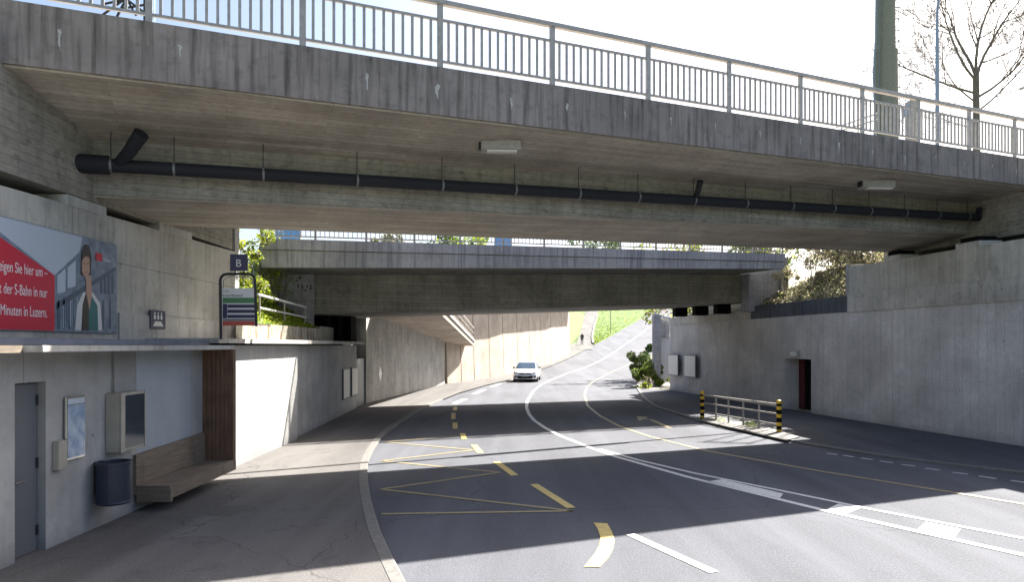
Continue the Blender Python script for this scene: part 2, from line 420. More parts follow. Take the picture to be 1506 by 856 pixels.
# ---------------------------------------------------------------- road markings (children of the road)
def pxpoly(pts, mb): mb.face([(lambda q: (q.x, q.y, g(q.y)+.008))(G(*p)) for p in pts])
centre = [(6.08, 8.11), (4.745, 10.24), (3.33, 12.9), (2.35, 15.2), (1.96, 16.4), (1.35, 18.7), (1.0, 20.6), (.74, 22.6), (.62, 24.6), (.58, 27), (.64, 29.5), (.78, 32), (1.15, 37), (1.85, 43.3), (2.7, 48.5), (4.55, 57), (8.4, 70), (12.2, 84), (15.9, 97), (26, 130), (37, 163)]
mb = MB(); mb.open_ = True
ribbon(mb, [(11.5, 2.2), (8.9, 4.9), (6.9, 7.1)]+centre, .13)
ribbon(mb, [(13.6, 1.4), (10, 5.3), (8.0, 7.4), (6.6, 8.8), (5.37, 10.5), (4.61, 11.7), (3.55, 13.3), (2.75, 14.8), (2.1, 16.4)], .10)
obj('centre_line', mb, M['white'], road)
mb = MB(); mb.open_ = True
for q in ([(1362, 769), (1413, 779), (1405, 791), (1349, 780)], [(1233, 742), (1266, 748.5), (1244, 757), (1216, 750)], [(1062, 706), (1152, 727), (1147, 733.5), (1040, 709)]): pxpoly(q, mb)
obj('median_block', mb, M['white'], road)
mb = MB(); mb.open_ = True
ribbon(mb, [(13, 5.8), (10.2, 8.4), (8.04, 10.7), (7.65, 11.3), (6.16, 13.4), (4.6, 16.1), (3.75, 18.7), (3.3, 21.1), (3.1, 24.1), (3.12, 28.2), (3.66, 34.4), (4.5, 41), (5.6, 47), (8, 57), (12, 70), (19.4, 97)], .10)
obj('bus_lane_line', mb, M['yellowold'], road)
mb = MB(); mb.open_ = True
zz = [(561, 757), (843, 752.5), (560, 720.5), (736, 695.5), (561, 678.6), (697, 662.5), (566, 650.6), (673, 641.5)]
for a, b in zip(zz, zz[1:]):
    A, B = G(*a), G(*b); ribbon(mb, [(A.x, A.y), (B.x, B.y)], .085, .008)
obj('bus_stop_zigzag', mb, M['yellowold'], road)
mb = MB(); mb.open_ = True
for a, b, wd in (((785, 713), (840, 748), .15), ((730, 680), (757, 700), .15), ((697, 655), (707, 667), .15), ((680, 638), (683, 646.5), .15), ((669, 622), (669.5, 631), .15), ((667, 608), (666.5, 617), .15), ((670, 599), (669, 604), .15)):
    A, B = G(*a), G(*b); ribbon(mb, [(A.x, A.y), (B.x, B.y)], wd, .008)
cv = [[(873, 770), (893, 771)], [(879, 779), (900, 783)], [(883, 791), (904, 795)], [(882, 802), (902, 808)], [(875, 815), (895, 822)], [(859, 835), (882, 835.5)]]
for a, b in zip(cv, cv[1:]): pxpoly([a[0], a[1], b[1], b[0]], mb)
obj('yellow_lane_dash', mb, M['yellow'], road)
mb = MB(); mb.open_ = True
A, B = G(927, 787), G(1050, 843); ribbon(mb, [(A.x, A.y), (B.x, B.y)], .13, .008)
for a, b in (((669, 594), (684, 587)), ((697, 580), (712, 573.6)), ((723, 569), (736, 564.5)), ((748, 560.5), (757, 558))):
    A, B = G(*a), G(*b); ribbon(mb, [(A.x, A.y), (B.x, B.y)], .28, .008)
obj('white_lane_dash', mb, M['white'], road)
mb = MB(); mb.open_ = True
for x0, y0, x1, y1 in ((1216, 666, 1232, 668), (1240, 669, 1256, 671.5), (1266, 673, 1284, 675.5), (1294, 677.5, 1313, 680), (1326, 682.5, 1346, 685), (1361, 688, 1382, 691), (1401, 694, 1423, 697), (1440, 699.5, 1465, 703.5), (1487, 706, 1512, 710)):
    A, B = G(x0, y0+1.5), G(x1, y1+1.5); ribbon(mb, [(A.x, A.y), (B.x, B.y)], .11, .008)
obj('cycle_edge_dash', mb, M['whiteold'], road)
mb = MB(); mb.open_ = True
A = [G(*q) for q in ((938, 615.5), (958, 618), (985, 630))]; ribbon(mb, [(q.x, q.y) for q in A], .16, .008)
pxpoly([(936, 613), (953, 614), (947, 617), (940, 620)], mb)
obj('turn_arrow', mb, M['yellowold'], road)
mb = MB(); mb.open_ = True
c = G(335, 756)
ring = [(c.x+.33*math.cos(t*math.pi/12), c.y+.33*math.sin(t*math.pi/12), KH+.004) for t in range(24)]
mb.face(ring); M['iron'] = mottled('worn iron', (.06, .058, .056), (.10, .095, .09), 30, .8); tag(obj('manhole_cover', mb, M['iron']), 'round iron manhole cover set in the shaded left pavement', 'manhole cover')

# ---------------------------------------------------------------- near bridge
zt = zline(PP(647, 98, 10.86), PP(1425, 220, 10.86))
zfb = zline(PP(0, 91, 10.86), PP(1506, 272, 10.86))
zwt = zline(PP(134, 205, 12.7), PP(1440, 300, 12.7))
znb = zline(PP(144, 287, 12.7), PP(1447, 344, 12.7))
zfar = zline(PP(342, 334, 14.9), PP(1260, 368, 14.9))
b1 = root('road_overpass', 'near concrete overpass with streaked dark edge beam and board marked underside crossing overhead', 'bridge', up(4, 13.5, 0))
us = [-16, -10, -7, -4, -1, 2, 5, 8, 11, 14, 17, 20, 26, 34]
def sect1(u, part):
    if part == 'deck':
        return [up(u, 10.92, zfb(u)-.03), up(u, 11.1, zfb(u)-.04), up(u, 12.7, zwt(u)), up(u, 14.9, zwt(u)), up(u, 16.2, zfb(u)-.03), up(u, 16.2, zt(u)-.02),
                up(u, 15.8, zt(u)-.02), up(u, 15.75, zt(u)+.2), up(u, 11.45, zt(u)+.2), up(u, 11.4, zt(u)-.02), up(u, 10.92, zt(u)-.02)]
    if part == 'edge': return [up(u, 10.86, zfb(u)), up(u, 11.09, zfb(u)), up(u, 11.09, zt(u)), up(u, 10.86, zt(u))]
    if part == 'edgef': return [up(u, 16.1, zfb(u)), up(u, 16.3, zfb(u)), up(u, 16.3, zt(u)), up(u, 16.1, zt(u))]
    if part == 'girder': return [up(u, 12.7, znb(u)), up(u, 14.9, zfar(u)), up(u, 14.9, zwt(u)+.05), up(u, 12.7, zwt(u)+.05)]
rot = math.atan2(.3864, .9223)
obj('deck', MB().loft([sect1(u, 'deck') for u in us]), M['soffit'], b1, uvrot=rot)
em = MB().loft([sect1(u, 'edge') for u in us])
# pale lime patches bleeding from the tie holes of the edge beam
def patch(mb, c, r, h, mi):
    n = 11; old = mb.mi; mb.mi = mi
    pts = []
    for k in range(n):
        a = 2*math.pi*k/n; rr = (1+random.uniform(-.6, .6))
        pts.append(c+DV*math.cos(a)*r*rr+Vector((0, 0, math.sin(a)*h*rr*(1 if math.sin(a) > 0 else 1.6)))-NV*.003)
    mb.face(pts); mb.mi = old
for px, py, s_ in ((88, 47, 1.1), (265, 68, .8), (540, 113, 1), (643, 128, 1.1), (752, 148, .9), (834, 155, .75), (919, 166, .7), (987, 174, .6), (1052, 182, .6), (1118, 195, .6), (1177, 205, .7), (1234, 212, .9), (1283, 222, .6), (1331, 232, .8), (1376, 230, .5), (1418, 238, .5), (1460, 243, .5), (1495, 250, .6)):
    c = PP(px, py, 10.86); patch(em, c, .030*s_, .05*s_, 1); patch(em, c+Vector((0, 0, -.07*s_))-NV*.001, .013*s_, .08*s_, 1)
M['lime'] = concrete('lime bloom', (.48, .47, .45), (.18, .18, .18), .8, .5)
obj('edge_beam', em, [M['fascia'], M['lime']], b1)
obj('edge_beam', MB().loft([sect1(u, 'edgef') for u in us]), M['fascia'], b1)
obj('girder', MB().loft([sect1(u, 'girder') for u in [x for x in us if -11 < x < 24]]), M['web'], b1, uvrot=rot)
# board-marked bottom slab of the girder, 3 mm below it
sb = MB(); uu = [x for x in us if -11 < x < 24]
for a, b in zip(uu, uu[1:]):
    sb.prism([up(a, 12.72, znb(a)-.004), up(b, 12.72, znb(b)-.004), up(b, 14.88, zfar(b)-.004), up(a, 14.88, zfar(a)-.004)], (0, 0, -.02))
obj('bottom_slab', sb, M['soffit'], b1, uvrot=rot)
# end beams over the two abutments
pts = [(-6.72, 8.6), (-6.72, 16.4), (-7.6, 16.4), (-7.6, 8.2)]
obj('end_beam', MB().prism([(x, y, 4.80) for x, y in pts], (0, 0, 1.75)), M['web'], b1)
pts = [(WR(15.2)+1.0, 15.2), (WR(22.4)+1.0, 22.4), (WR(22.4)+2.2, 22.4), (WR(15.2)+2.2, 15.2)]
obj('end_beam', MB().prism([(x, y, 5.38) for x, y in pts], (0, 0, 1.35)), M['web'], b1)

# added slab, hidden from view, that keeps the left abutment wall in shade
zf_ = zfb(-2)
obj('wall_shade_slab', MB().prism([(-12, 12.5, zf_+.02), (-3.7, 15.9, zf_+.02), (-3.7, 19.5, zf_+.02), (-5.2, 18.2, zf_+.02), (-8, 16.6, zf_+.02), (-12, 16.4, zf_+.02)], (0, 0, .6)), M['soffit'], b1)
# railing of the near bridge, on the inner kerb
RP = 11.51
zr = zline(PP(647, 3, RP), PP(1425, 160, RP)); zm = zline(PP(647, 29, RP), PP(1425, 175, RP)); zb = zline(PP(647, 90, RP), PP(1425, 215.5, RP))
rl = root('bridge_railing', 'grey steel railing with upright bars along the near overpass', 'railing', up(4, RP, zt(4)+.2))
pxs = [219, 445, 647, 812, 953, 1072, 1177, 1268, 1350, 1425, 1492, 1552]
ups = [uof(PP(x, 100, RP)) for x in pxs]; ups = [ups[0]-4.2, ups[0]-2.1]+ups
u0, u1 = ups[0], ups[-1]
obj('handrail', MB().bar(up(u0, RP, zr(u0)), up(u1, RP, zr(u1)), .10, .085), M['galv'], rl, bevel=.008)
obj('middle_rail', MB().bar(up(u0, RP, zm(u0)), up(u1, RP, zm(u1)), .04, .045), M['galv'], rl)
obj('bottom_rail', MB().bar(up(u0, RP, zb(u0)), up(u1, RP, zb(u1)), .04, .045), M['galv'], rl)
for i, u in enumerate(ups):
    p_ = MB().bar(up(u, RP-.003, zt(u)+.19), up(u, RP-.003, zr(u)-.03), .10, .05, tuple(DV)); p_.bar(up(u, RP-.003, zt(u)+.2), up(u, RP-.003, zt(u)+.215), .16, .14, tuple(DV))
    obj('post', p_, M['galv'], rl)
    if i+1 < len(ups):
        v = ups[i+1]; q = MB()
        for k in range(1, 14):
            t_ = u+(v-u)*k/14
            q.bar(up(t_, RP, zb(t_)+.02), up(t_, RP, zm(t_)-.02), .044, .03, tuple(DV))
        obj('bar_panel', q, M['galv'], rl)

# drain pipe under the near bridge
PA, PB = PP(112, 240, 12.42), PP(1440, 320, 12.42)
dp = root('drain_pipe', 'long black drain pipe hung along the girder of the near overpass', 'pipe', PA)
obj('pipe_run', MB().tube([PA, PB], .108, 14), M['pipe'], dp, smooth=False)
obj('socket', MB().tube([PA-(PB-PA).normalized()*.02, PA+(PB-PA).normalized()*.45], .15, 16), M['pipe'], dp)
for px in (163, 256, 387, 525, 650, 757, 851, 938, 1020, 1096, 1163, 1224, 1278, 1330, 1378, 1422):
    t_ = (px-112)/(1440-112); c = PP(px, 240+80*t_, 12.42); d_ = (PB-PA).normalized()
    obj('clamp', MB().tube([c-d_*.018, c+d_*.018], .118, 14), M['clamp'], dp)
    top = zfb(uof(c))-.04+(zwt(uof(c))-zfb(uof(c))+.04)*(12.42-11.1)/1.6
    obj('hanger_rod', MB().tube([c+Vector((0, 0, .12)), Vector((c.x, c.y, top+.02))], .008, 5), M['darksteel'], dp)
for px, sz, ex, ey, ep in ((172, .8, 208, 199, 11.95), (1022, .4, 1030, 268, 12.1), (1438, .5, 1440, 309, 12.2)):
    t_ = (px-112)/(1440-112); c = PP(px, 240+80*t_, 12.42); uu_ = uof(c)
    e = PP(ex, ey, ep)
    obj('gully_outlet', MB().tube([c, c.lerp(e, .5)+Vector((0, 0, -.02)), e+Vector((0, 0, .03))], [.07*sz+.03, .10*sz+.02, .12*sz+.02], 10), M['pipe'], dp)

# lamps below the decks
def ceiling_lamp(c, ln, label, yaw=.05, sc=1):
    r_ = root('ceiling_lamp', label, 'lamp', c, 'grey lamps under the overpasses', yaw)
    obj('housing', MB().loft([[(-ln/2, -.02, .09*sc), (ln/2, -.02, .09*sc), (ln/2, .24*sc, .12*sc), (-ln/2, .24*sc, .12*sc)], [(-ln/2, -.02, -.08*sc), (ln/2, -.02, -.08*sc), (ln/2, .22*sc, -.10*sc), (-ln/2, .22*sc, -.10*sc)]]), M['lamp'], r_, local=True, bevel=.008)
    obj('diffuser', MB().box(-ln*.36, ln*.40, -.04, .10*sc, -.125*sc, -.095*sc), M['diff'], r_, local=True)
    obj('bracket', MB().box(-ln/2-.05, -ln/2-.004, .02, .15*sc, -.06*sc, .30*sc), M['darksteel'], r_, local=True)
    obj('mounting_plate', MB().box(-ln*.4, ln*.4, .02, .18*sc, .125*sc, .36*sc), M['lamp'], r_, local=True)
ceiling_lamp(PP(737, 213, 11.5), .72, 'larger pale grey box lamp under the middle of the near overpass')
ceiling_lamp(PP(1293, 270, 11.5), .78, 'faint grey box lamp under the right end of the near overpass', .05)

# ---------------------------------------------------------------- left side: abutment, lower wall
ab = root('abutment', 'tall grey concrete abutment wall carrying the left end of the near overpass', 'abutment', (-7, 10, 2.5))
ztop = lambda y: 4.58+.022*(y-8.)
mb = MB().prism([(-6.70, -6, 2.45), (-6.70, 16.55, 2.45), (-6.70, 16.55, ztop(16.5)), (-6.70, -6, ztop(-6))], (-1.0, 0, 0))
obj('wall', mb, M['abut'], ab)
obj('base_course', MB().box(-6.75, -6.665, 11.6, 16.5, 2.55, 3.05), M['ledge'], ab)
for px0, px1 in ((100, 157), (235, 283)):
    ya, yb = 1004*6.68/(753-px0), 1004*6.68/(753-px1)
    obj('bearing_block', MB().box(-7.2, -6.68, ya, yb, ztop(ya)-.02, ztop(yb)+.13), M['ledge'], ab, bevel=.01)
    obj('bearing_pad', MB().box(-7.15, -6.78, ya+.1, yb-.1, ztop(yb)+.13, ztop(yb)+.24), M['black'], ab)
obj('back_wall', MB().box(-7.9, -7.72, -6, 16.5, 4.4, 6.6), M['abut'], ab)
obj('end_pier', MB().box(-7.3, -6.72, 16.56, 16.82, 2.6, 5.45), M['wall'], ab)

lw = root('pavement_wall', 'long pale concrete wall beside the left pavement with door and ledge', 'wall', (-5.6, 10, 0))
def vwall(mb, x, y0, y1, z0, z1, th=.5): mb.box(x-th, x, y0, y1, z0, z1)
mb = MB()
D0, D1, DT = 7.66, 8.17, 2.07
mb.box(-6.75, -5.58, -6, D0, -.1, 2.50); mb.box(-6.75, -5.58, D0, D1, DT, 2.50); mb.box(-6.75, -5.58, D1, 17.75, -.1, 2.50); mb.box(-6.75, -5.70, D0, D1, -.1, DT)
mb.prism([(-5.58, 17.75, -.1), (-5.72, 17.80, -.1), (-6.08, 26.7, -.1), (-7.2, 26.7, -.1), (-6.75, 17.75, -.1)], (0, 0, 2.6))
obj('wall_body', mb, M['wall'], lw)
M['patchpaint'] = mottled('pale blue grey paint patch', (.36, .40, .44), (.32, .36, .40), 2, .7, bump=0)
mb = MB().box(-5.58, -5.577, 10.13, 11.85, .9, 2.42)
obj('paint_patch', mb, M['patchpaint'], lw)
d_ = obj('door', MB().box(-5.70, -5.67, D0+.01, D1-.02, .06, DT-.02), M['door'], lw)
hd = MB().tube([(-5.665, D0+.07, .93), (-5.62, D0+.07, .93), (-5.62, D0+.2, .93)], .011, 8); obj('handle', hd, M['chrome'], d_)
for z in (.3, 1.1, 1.85):
    obj('hinge', MB().tube([(-5.66, D1-.035, z-.06), (-5.66, D1-.035, z+.06)], .014, 8), M['darksteel'], d_)
mb = MB().box(-6.72, -5.33, 12.42, 17.75, 2.54, 2.63)
mb.prism([(-5.33, 17.75, 2.54), (-5.78, 26.75, 2.54), (-7.2, 26.75, 2.54), (-6.72, 17.75, 2.54)], (0, 0, .09))
obj('coping', mb, M['ledge'], lw)
mb = MB().box(-6.72, -5.50, -6, 12.41, 2.505, 2.585)
M['flash'] = mottled('zinc flashing', (.17, .19, .24), (.12, .14, .18), 5, .5, bump=0)
obj('flashing', mb, M['flash'], lw)

# shelter with canopy, bench and screen
sh = root('bus_shelter', 'bench shelter with a thin concrete canopy, a wooden back and a tall board screen', 'shelter', (-5.3, 11, KH))
obj('canopy', MB().box(-5.577, -5.02, 7.30, 12.37, 2.425, 2.50), M['ledge'], sh, bevel=.006)
obj('canopy_end', MB().box(-5.577, -5.22, 3.0, 7.28, 2.42, 2.50), M['woodgrey'], sh)
mb = MB()
n = 7
for k in range(n):
    x0 = -5.575+k*(.555/n); mb.box(x0+.003, x0+.555/n-.003, 12.30, 12.345, .42, 2.424)
obj('screen', mb, M['wood'], sh)
obj('screen_edge', MB().box(-5.045, -5.015, 12.348, 12.40, .30, 2.424), M['woodgrey'], sh)
mb = MB()
for k in range(4):
    x0 = -5.52+k*.125; mb.box(x0, x0+.119, 10.04, 12.42, .385, .43)
mb.box(-5.52, -5.02, 10.04, 10.10, .19, .384); mb.box(-5.055, -5.02, 10.10, 12.42, .24, .384)
obj('seat', mb, M['woodgrey'], sh)
obj('backrest', MB().prism([(-5.576, 10.04, .30), (-5.576, 12.29, .30), (-5.576, 12.29, .93), (-5.576, 10.04, .88)], (.05, 0, 0)), M['wood'].copy(), sh)
bk = C.objects['backrest'].data.materials; bk[0] = M['woodgrey']
obj('support', MB().box(-5.57, -5.2, 10.3, 10.36, .15, .38), M['darksteel'], sh); obj('support', MB().box(-5.57, -5.2, 11.9, 11.96, .15, .38), M['darksteel'], sh)

# text helper
def text_mesh(s, size, xdir, updir, origin, mat, name, parent, sx=1., align='LEFT', thick=.001):
    cu = bpy.data.curves.new('t', 'FONT'); cu.body = s; cu.size = size; cu.align_x = align; cu.extrude = thick
    o = bpy.data.objects.new('t', cu); bpy.context.scene.collection.objects.link(o)
    dg = bpy.context.evaluated_depsgraph_get(); me = bpy.data.meshes.new_from_object(o.evaluated_get(dg))
    bpy.data.objects.remove(o)
    X = Vector(xdir).normalized(); U = Vector(updir).normalized(); N = X.cross(U)
    inv = base_of(parent).inverted()
    for v in me.vertices: v.co = inv @ (Vector(origin)+X*v.co.x*sx+U*v.co.y+N*v.co.z)
    me.materials.append(mat); me.name = name
    r_ = bpy.data.objects.new(name, me); C.objects.link(r_); r_.parent = parent; return r_

# billboard on the abutment
PXW = -6.66
def Q(px, py, dx=0): q = XX(px, py, PXW); return Vector((PXW+dx, q.y, q.z))
YL = 8.45; zb0, zb1 = 2.70, 4.19
poster = root('billboard', 'wide red and grey railway poster with white German lettering on the left abutment', 'billboard', (PXW, 10, zb0))
yR = Q(172, 430).y
obj('panel', MB().box(-6.699, PXW, YL, yR, zb0, zb1), M['ptrain'], poster)
def flat(name, pts, mat, dx): 
    return obj(name, MB().prism([Vector((PXW+dx-.0012, y, z)) for y, z in pts], (.001, 0, 0)), mat, poster)
def yz(px, py): q = Q(px, py); return (q.y, min(max(q.z, zb0+.01), zb1-.01))
flat('sky_area', [(YL, zb1-.01), (yz(121, 358)[0], zb1-.01), yz(117, 370), yz(80, 405), (YL, 4.16)], M['psky'], .002)
pr = yz(80, 405)
flat('red_area', [(YL, zb0+.01), (pr[0], zb0+.01), pr, (Q(0, 349).y, Q(0, 349).z), (YL, Q(0, 349).z+.14)], M['red'], .004)
for x0, x1, a0, a1 in ((84, 96, 405, 432), (99, 111, 393, 424), ): flat('carriage_window', [yz(x0, a1), yz(x1, a1-3), yz(x1, a0-10), yz(x0, a0)], M['psky'], .004)
for x0 in (84, 92, 100, 150, 160): flat('carriage_stripe', [yz(x0, 484), yz(x0+3, 484), yz(x0+3, 440), yz(x0, 444)], M['pdark'], .003)
flat('carriage_roof', [yz(82, 446), yz(170, 392), yz(170, 398), yz(82, 456)], M['pdark'], .003)
flat('figure_jacket', [yz(110, 486), yz(113, 450), yz(122, 430), yz(136, 430), yz(147, 446), yz(150, 486)], M['signwhite'], .005)
flat('figure_top', [yz(119, 486), yz(121, 450), yz(126, 432), yz(135, 436), yz(143, 450), yz(144, 486)], M['pteal'], .006)
flat('figure_shirt', [yz(119, 486), yz(121, 448), yz(126, 430), yz(130, 455), yz(130, 486)], M['phair'], .007)
flat('figure_neck', [yz(126, 430), yz(126, 405), yz(133, 405), yz(135, 432), yz(131, 456)], M['pskin'], .008)
flat('figure_hair', [yz(118, 405), yz(119, 372), yz(124, 359), yz(130, 361), yz(134, 378), yz(133, 405)], M['phair'], .009)
flat('figure_face', [yz(120, 400), yz(120, 378), yz(126, 374), yz(131, 380), yz(131, 400), yz(126, 411)], M['pskin'], .010)
for s_ in (-1, 1): flat('figure_eye', [yz(125.8+s_*2.6-1.2, 388.5), yz(125.8+s_*2.6+1.2, 388.5), yz(125.8+s_*2.6+.9, 386.8), yz(125.8+s_*2.6-.9, 386.8)], M['phair'], .0115)
flat('figure_mouth', [yz(124, 401), yz(128.4, 401), yz(128, 399.6), yz(124.4, 399.8)], M['signred'], .0115)
flat('figure_fringe', [yz(119.5, 384), yz(120, 371), yz(131, 372), yz(132, 386), yz(130, 378), yz(124, 377)], M['phair'], .0120)
for k in range(6): flat('platform_post', [yz(87+k*5.2, 484-k*1.5), yz(88+k*5.2, 484-k*1.5), yz(88+k*5.2, 452-k*3), yz(87+k*5.2, 452-k*3)], M['psky' if k % 2 else 'pdark'], .0035)
for k in range(4): flat('train_window', [yz(147+k*5.6, 432), yz(150.5+k*5.6, 433), yz(150.5+k*5.6, 408-k*2), yz(147+k*5.6, 409-k*2)], M['pdark'], .0036)
flat('logo', [yz(140, 383), yz(150, 385), yz(150, 373.5), yz(140, 371)], M['red'], .006)
for zc, s_ in ((398, 'Steigen Sie hier um –'), (428, 'mit der S-Bahn in nur'), (457, '12 Minuten in Luzern.')):
    q = Q(69, zc)
    t_ = text_mesh(s_, .205, (0, 1, 0), (0, 0, 1), (PXW+.006, q.y, 0), M['ptext'], 'lettering', poster, sx=.58, align='RIGHT')
    q2 = Q(69, zc+10); b_ = base_of(poster)
    for v in t_.data.vertices: v.co.z += q2.z
text_mesh('S Bahn', .075, (0, 1, 0), (0, 0, 1), (PXW+.006, Q(152, 380).y, Q(152, 386).z+.02), M['ptext'], 'logo_lettering', poster, sx=.9)

# small blue sign
bs = root('pictogram_sign', 'small blue square sign with white figures on the left abutment', 'sign', (-6.64, 12.8, 2.9))
y0, y1 = 1004*6.65/(753-221), 1004*6.65/(753-243)
z0, z1 = Q(232, 484).z, Q(232, 457).z
obj('sign_plate', MB().box(-6.664, -6.645, y0, y1, z0, z1), M['blue'], bs)
mb = MB()
wd = y1-y0
for k in range(3):
    yc = y0+wd*(.28+.22*k); mb.box(-6.645, -6.642, yc-.03, yc+.03, z0+.18, z0+.26); mb.box(-6.645, -6.642, yc-.018, yc+.018, z0+.275, z0+.31)
mb.prism([(-6.645, y0+.08, z0+.05), (-6.645, y1-.08, z0+.05), (-6.645, y1-.16, z0+.14), (-6.645, y0+.16, z0+.14)], (.003, 0, 0))
obj('pictogram', mb, M['signwhite'], bs)

# bus stop sign standing on the canopy end
SY = 12.15
def SP(px, py): return W(px, py, SY)
ss = root('bus_stop_sign', 'bus stop sign with blue letter B board and coloured line panel', 'sign', SP(325, 497))
fr = [SP(325, 499), SP(324, 412)]+[SP(324+10*(1-math.cos(a)), 412-9*math.sin(a)) for a in (.5, 1.0, 1.57)]+[SP(366+9*math.sin(a), 403+9*(1-math.cos(a))) for a in (0, .5, 1., 1.57)]+[SP(377, 480)]
obj('frame', MB().tube(fr, .024, 10), M['darksteel'], ss)
obj('frame_liner', MB().tube([SP(329, 478), SP(329, 412), SP(335, 407), SP(366, 407), SP(372, 412), SP(372, 480)], .012, 8), M['galv'], ss)
a, b = SP(327, 479), SP(376, 424)
pn = obj('line_panel', MB().box(a.x, b.x, SY-.012, SY+.012, a.z, b.z), M['signwhite'], ss)
for y0, y1, m_, x0 in ((438, 446, 'green', 328), (448, 453, 'blue', 335), (455.5, 460.5, 'blue', 335), (463, 468, 'blue', 335), (469.5, 472, 'grey', 328), (472.5, 479, 'signred', 328)):
    A, B = SP(x0, y1), SP(375, y0); obj('line_stripe', MB().box(A.x, B.x, SY-.0155, SY-.0125, A.z, B.z), M[m_], pn)
A, B = SP(328, 468.5), SP(334.5, 447); obj('line_stripe', MB().box(A.x, B.x, SY-.0150, SY-.0125, A.z, B.z), M['blue'], pn)
q = SP(328, 436.5); text_mesh('Kriens Mattenhof', .062, (1, 0, 0), (0, 0, 1), (q.x, SY-.0135, q.z), M['black'], 'stop_name', pn, sx=.8)
q = SP(328, 429.5); text_mesh('Kriens', .042, (1, 0, 0), (0, 0, 1), (q.x, SY-.0135, q.z), M['grey'], 'stop_name', pn)
a, b = SP(339, 398.5), SP(364, 374)
bb = obj('letter_board', MB().box(a.x, b.x, SY-.02, SY+.02, a.z, b.z), M['blue'], ss, bevel=.004)
q = SP(351.5, 392.5); text_mesh('B', .19, (1, 0, 0), (0, 0, 1), (q.x, SY-.0225, q.z), M['signwhite'], 'letter', bb, align='CENTER')
for px in (346, 359): obj('board_post', MB().tube([SP(px, 405), SP(px, 398)], .014, 8), M['darksteel'], ss)

# wall cases, bin
cs = root('timetable_case', 'beige metal display case with a glass front on the left wall', 'display case', (-5.5, 9.6, 1.6))
cz0, cz1 = 1.02, 1.84
obj('casing', MB().box(-5.577, -5.37, 9.36, 10.0, cz0, cz1), M['beige'], cs, bevel=.01)
obj('glass_pane', MB().box(-5.369, -5.362, 9.47, 9.96, cz0+.05, cz1-.04), M['glass'], cs)
obj('door_frame', MB().box(-5.369, -5.358, 9.36, 9.46, cz0, cz1), M['beige'], cs); obj('door_frame', MB().box(-5.369, -5.358, 9.965, 10.0, cz0, cz1), M['beige'], cs)
obj('conduit', MB().tube([(-5.555, 9.52, 1.84), (-5.555, 9.52, 2.42)], .012, 8), M['clamp'], cs)
pf = root('framed_poster', 'narrow silver framed poster with rounded corners and blue picture on the left wall', 'poster', (-5.56, 8.7, 1.4))
ya, yb = 1004*5.52/(753-99), 1004*5.52/(753-127)
pz0, pz1 = 1.06, 1.86
obj('board', MB().box(-5.565, -5.53, ya, yb, pz0, pz1), M['chrome'], pf, bevel=.012)
M['ppic'] = mottled('poster picture', (.16, .24, .38), (.40, .48, .56), 7, .25, bump=0)
obj('picture', MB().box(-5.531, -5.525, ya+.025, yb-.025, pz0+.03, pz1-.11), M['ppic'], pf)
obj('header', MB().box(-5.531, -5.525, ya+.025, yb-.025, pz1-.10, pz1-.03), M['psky'], pf)
obj('standoff', MB().box(-5.579, -5.565, ya+.03, yb-.03, pz0+.05, pz1-.05), M['black'], pf)
tag(obj('junction_box', MB().box(-5.577, -5.50, 8.28, 8.45, .98, 1.33), M['beige'], bevel=.006), 'small beige metal box on the wall beside the silver framed poster', 'junction box')
bn = root('litter_bin', 'dark blue grey round litter bin hung on the left wall beside the bench', 'litter bin', (-5.36, 9.22, .3))
bc = Vector((-5.34, 9.16, 0)); prof = [(.20, .38), (.212, .39), (.218, .405), (.212, .42), (.212, .90), (.224, .905), (.224, .94), (.20, .945), (.19, .93), (.19, .86)]
mb = MB(); rings = [[(bc.x+r*math.cos(2*math.pi*k/28), bc.y+r*math.sin(2*math.pi*k/28), z) for k in range(28)] for r, z in prof]
mb.loft(rings); obj('drum', mb, M['bin'], bn, smooth=False)
obj('wall_bracket', MB().box(-5.577, -5.53, 9.10, 9.26, .5, .94), M['darksteel'], bn)
def notice(pts, label, nrm, th=.04, grp='pale notice boards on the underpass walls'):
    """pts: four corners bottom-left.. in world"""
    r_ = root('notice_board', label, 'notice board', pts[0], grp)
    c = sum(pts, Vector())/4
    obj('frame', MB().prism([c+(p-c)*1.08 for p in pts], nrm*th), M['grey'], r_)
    obj('sheet', MB().prism([p+nrm*(th+.002) for p in pts], nrm*.004), M['notice'], r_)
def lwx(y): return -5.72-(y-17.8)*(.36/8.9)
for px0, px1, lb in ((503.5, 512, 'left one of two narrow pale notice boards on the left wall under the second bridge'), (516, 524, 'right one of two narrow pale notice boards on the left wall under the second bridge')):
    def yy(px):
        k = (px-753)/1004; return (-5.72+17.8*(.36/8.9))/(k+.36/8.9)
    a, b = yy(px0), yy(px1)
    notice([Vector((lwx(a), a, .62)), Vector((lwx(b), b, .62)), Vector((lwx(b), b, 1.62)), Vector((lwx(a), a, 1.62))], lb, Vector((1, .04, 0)).normalized(), .05)

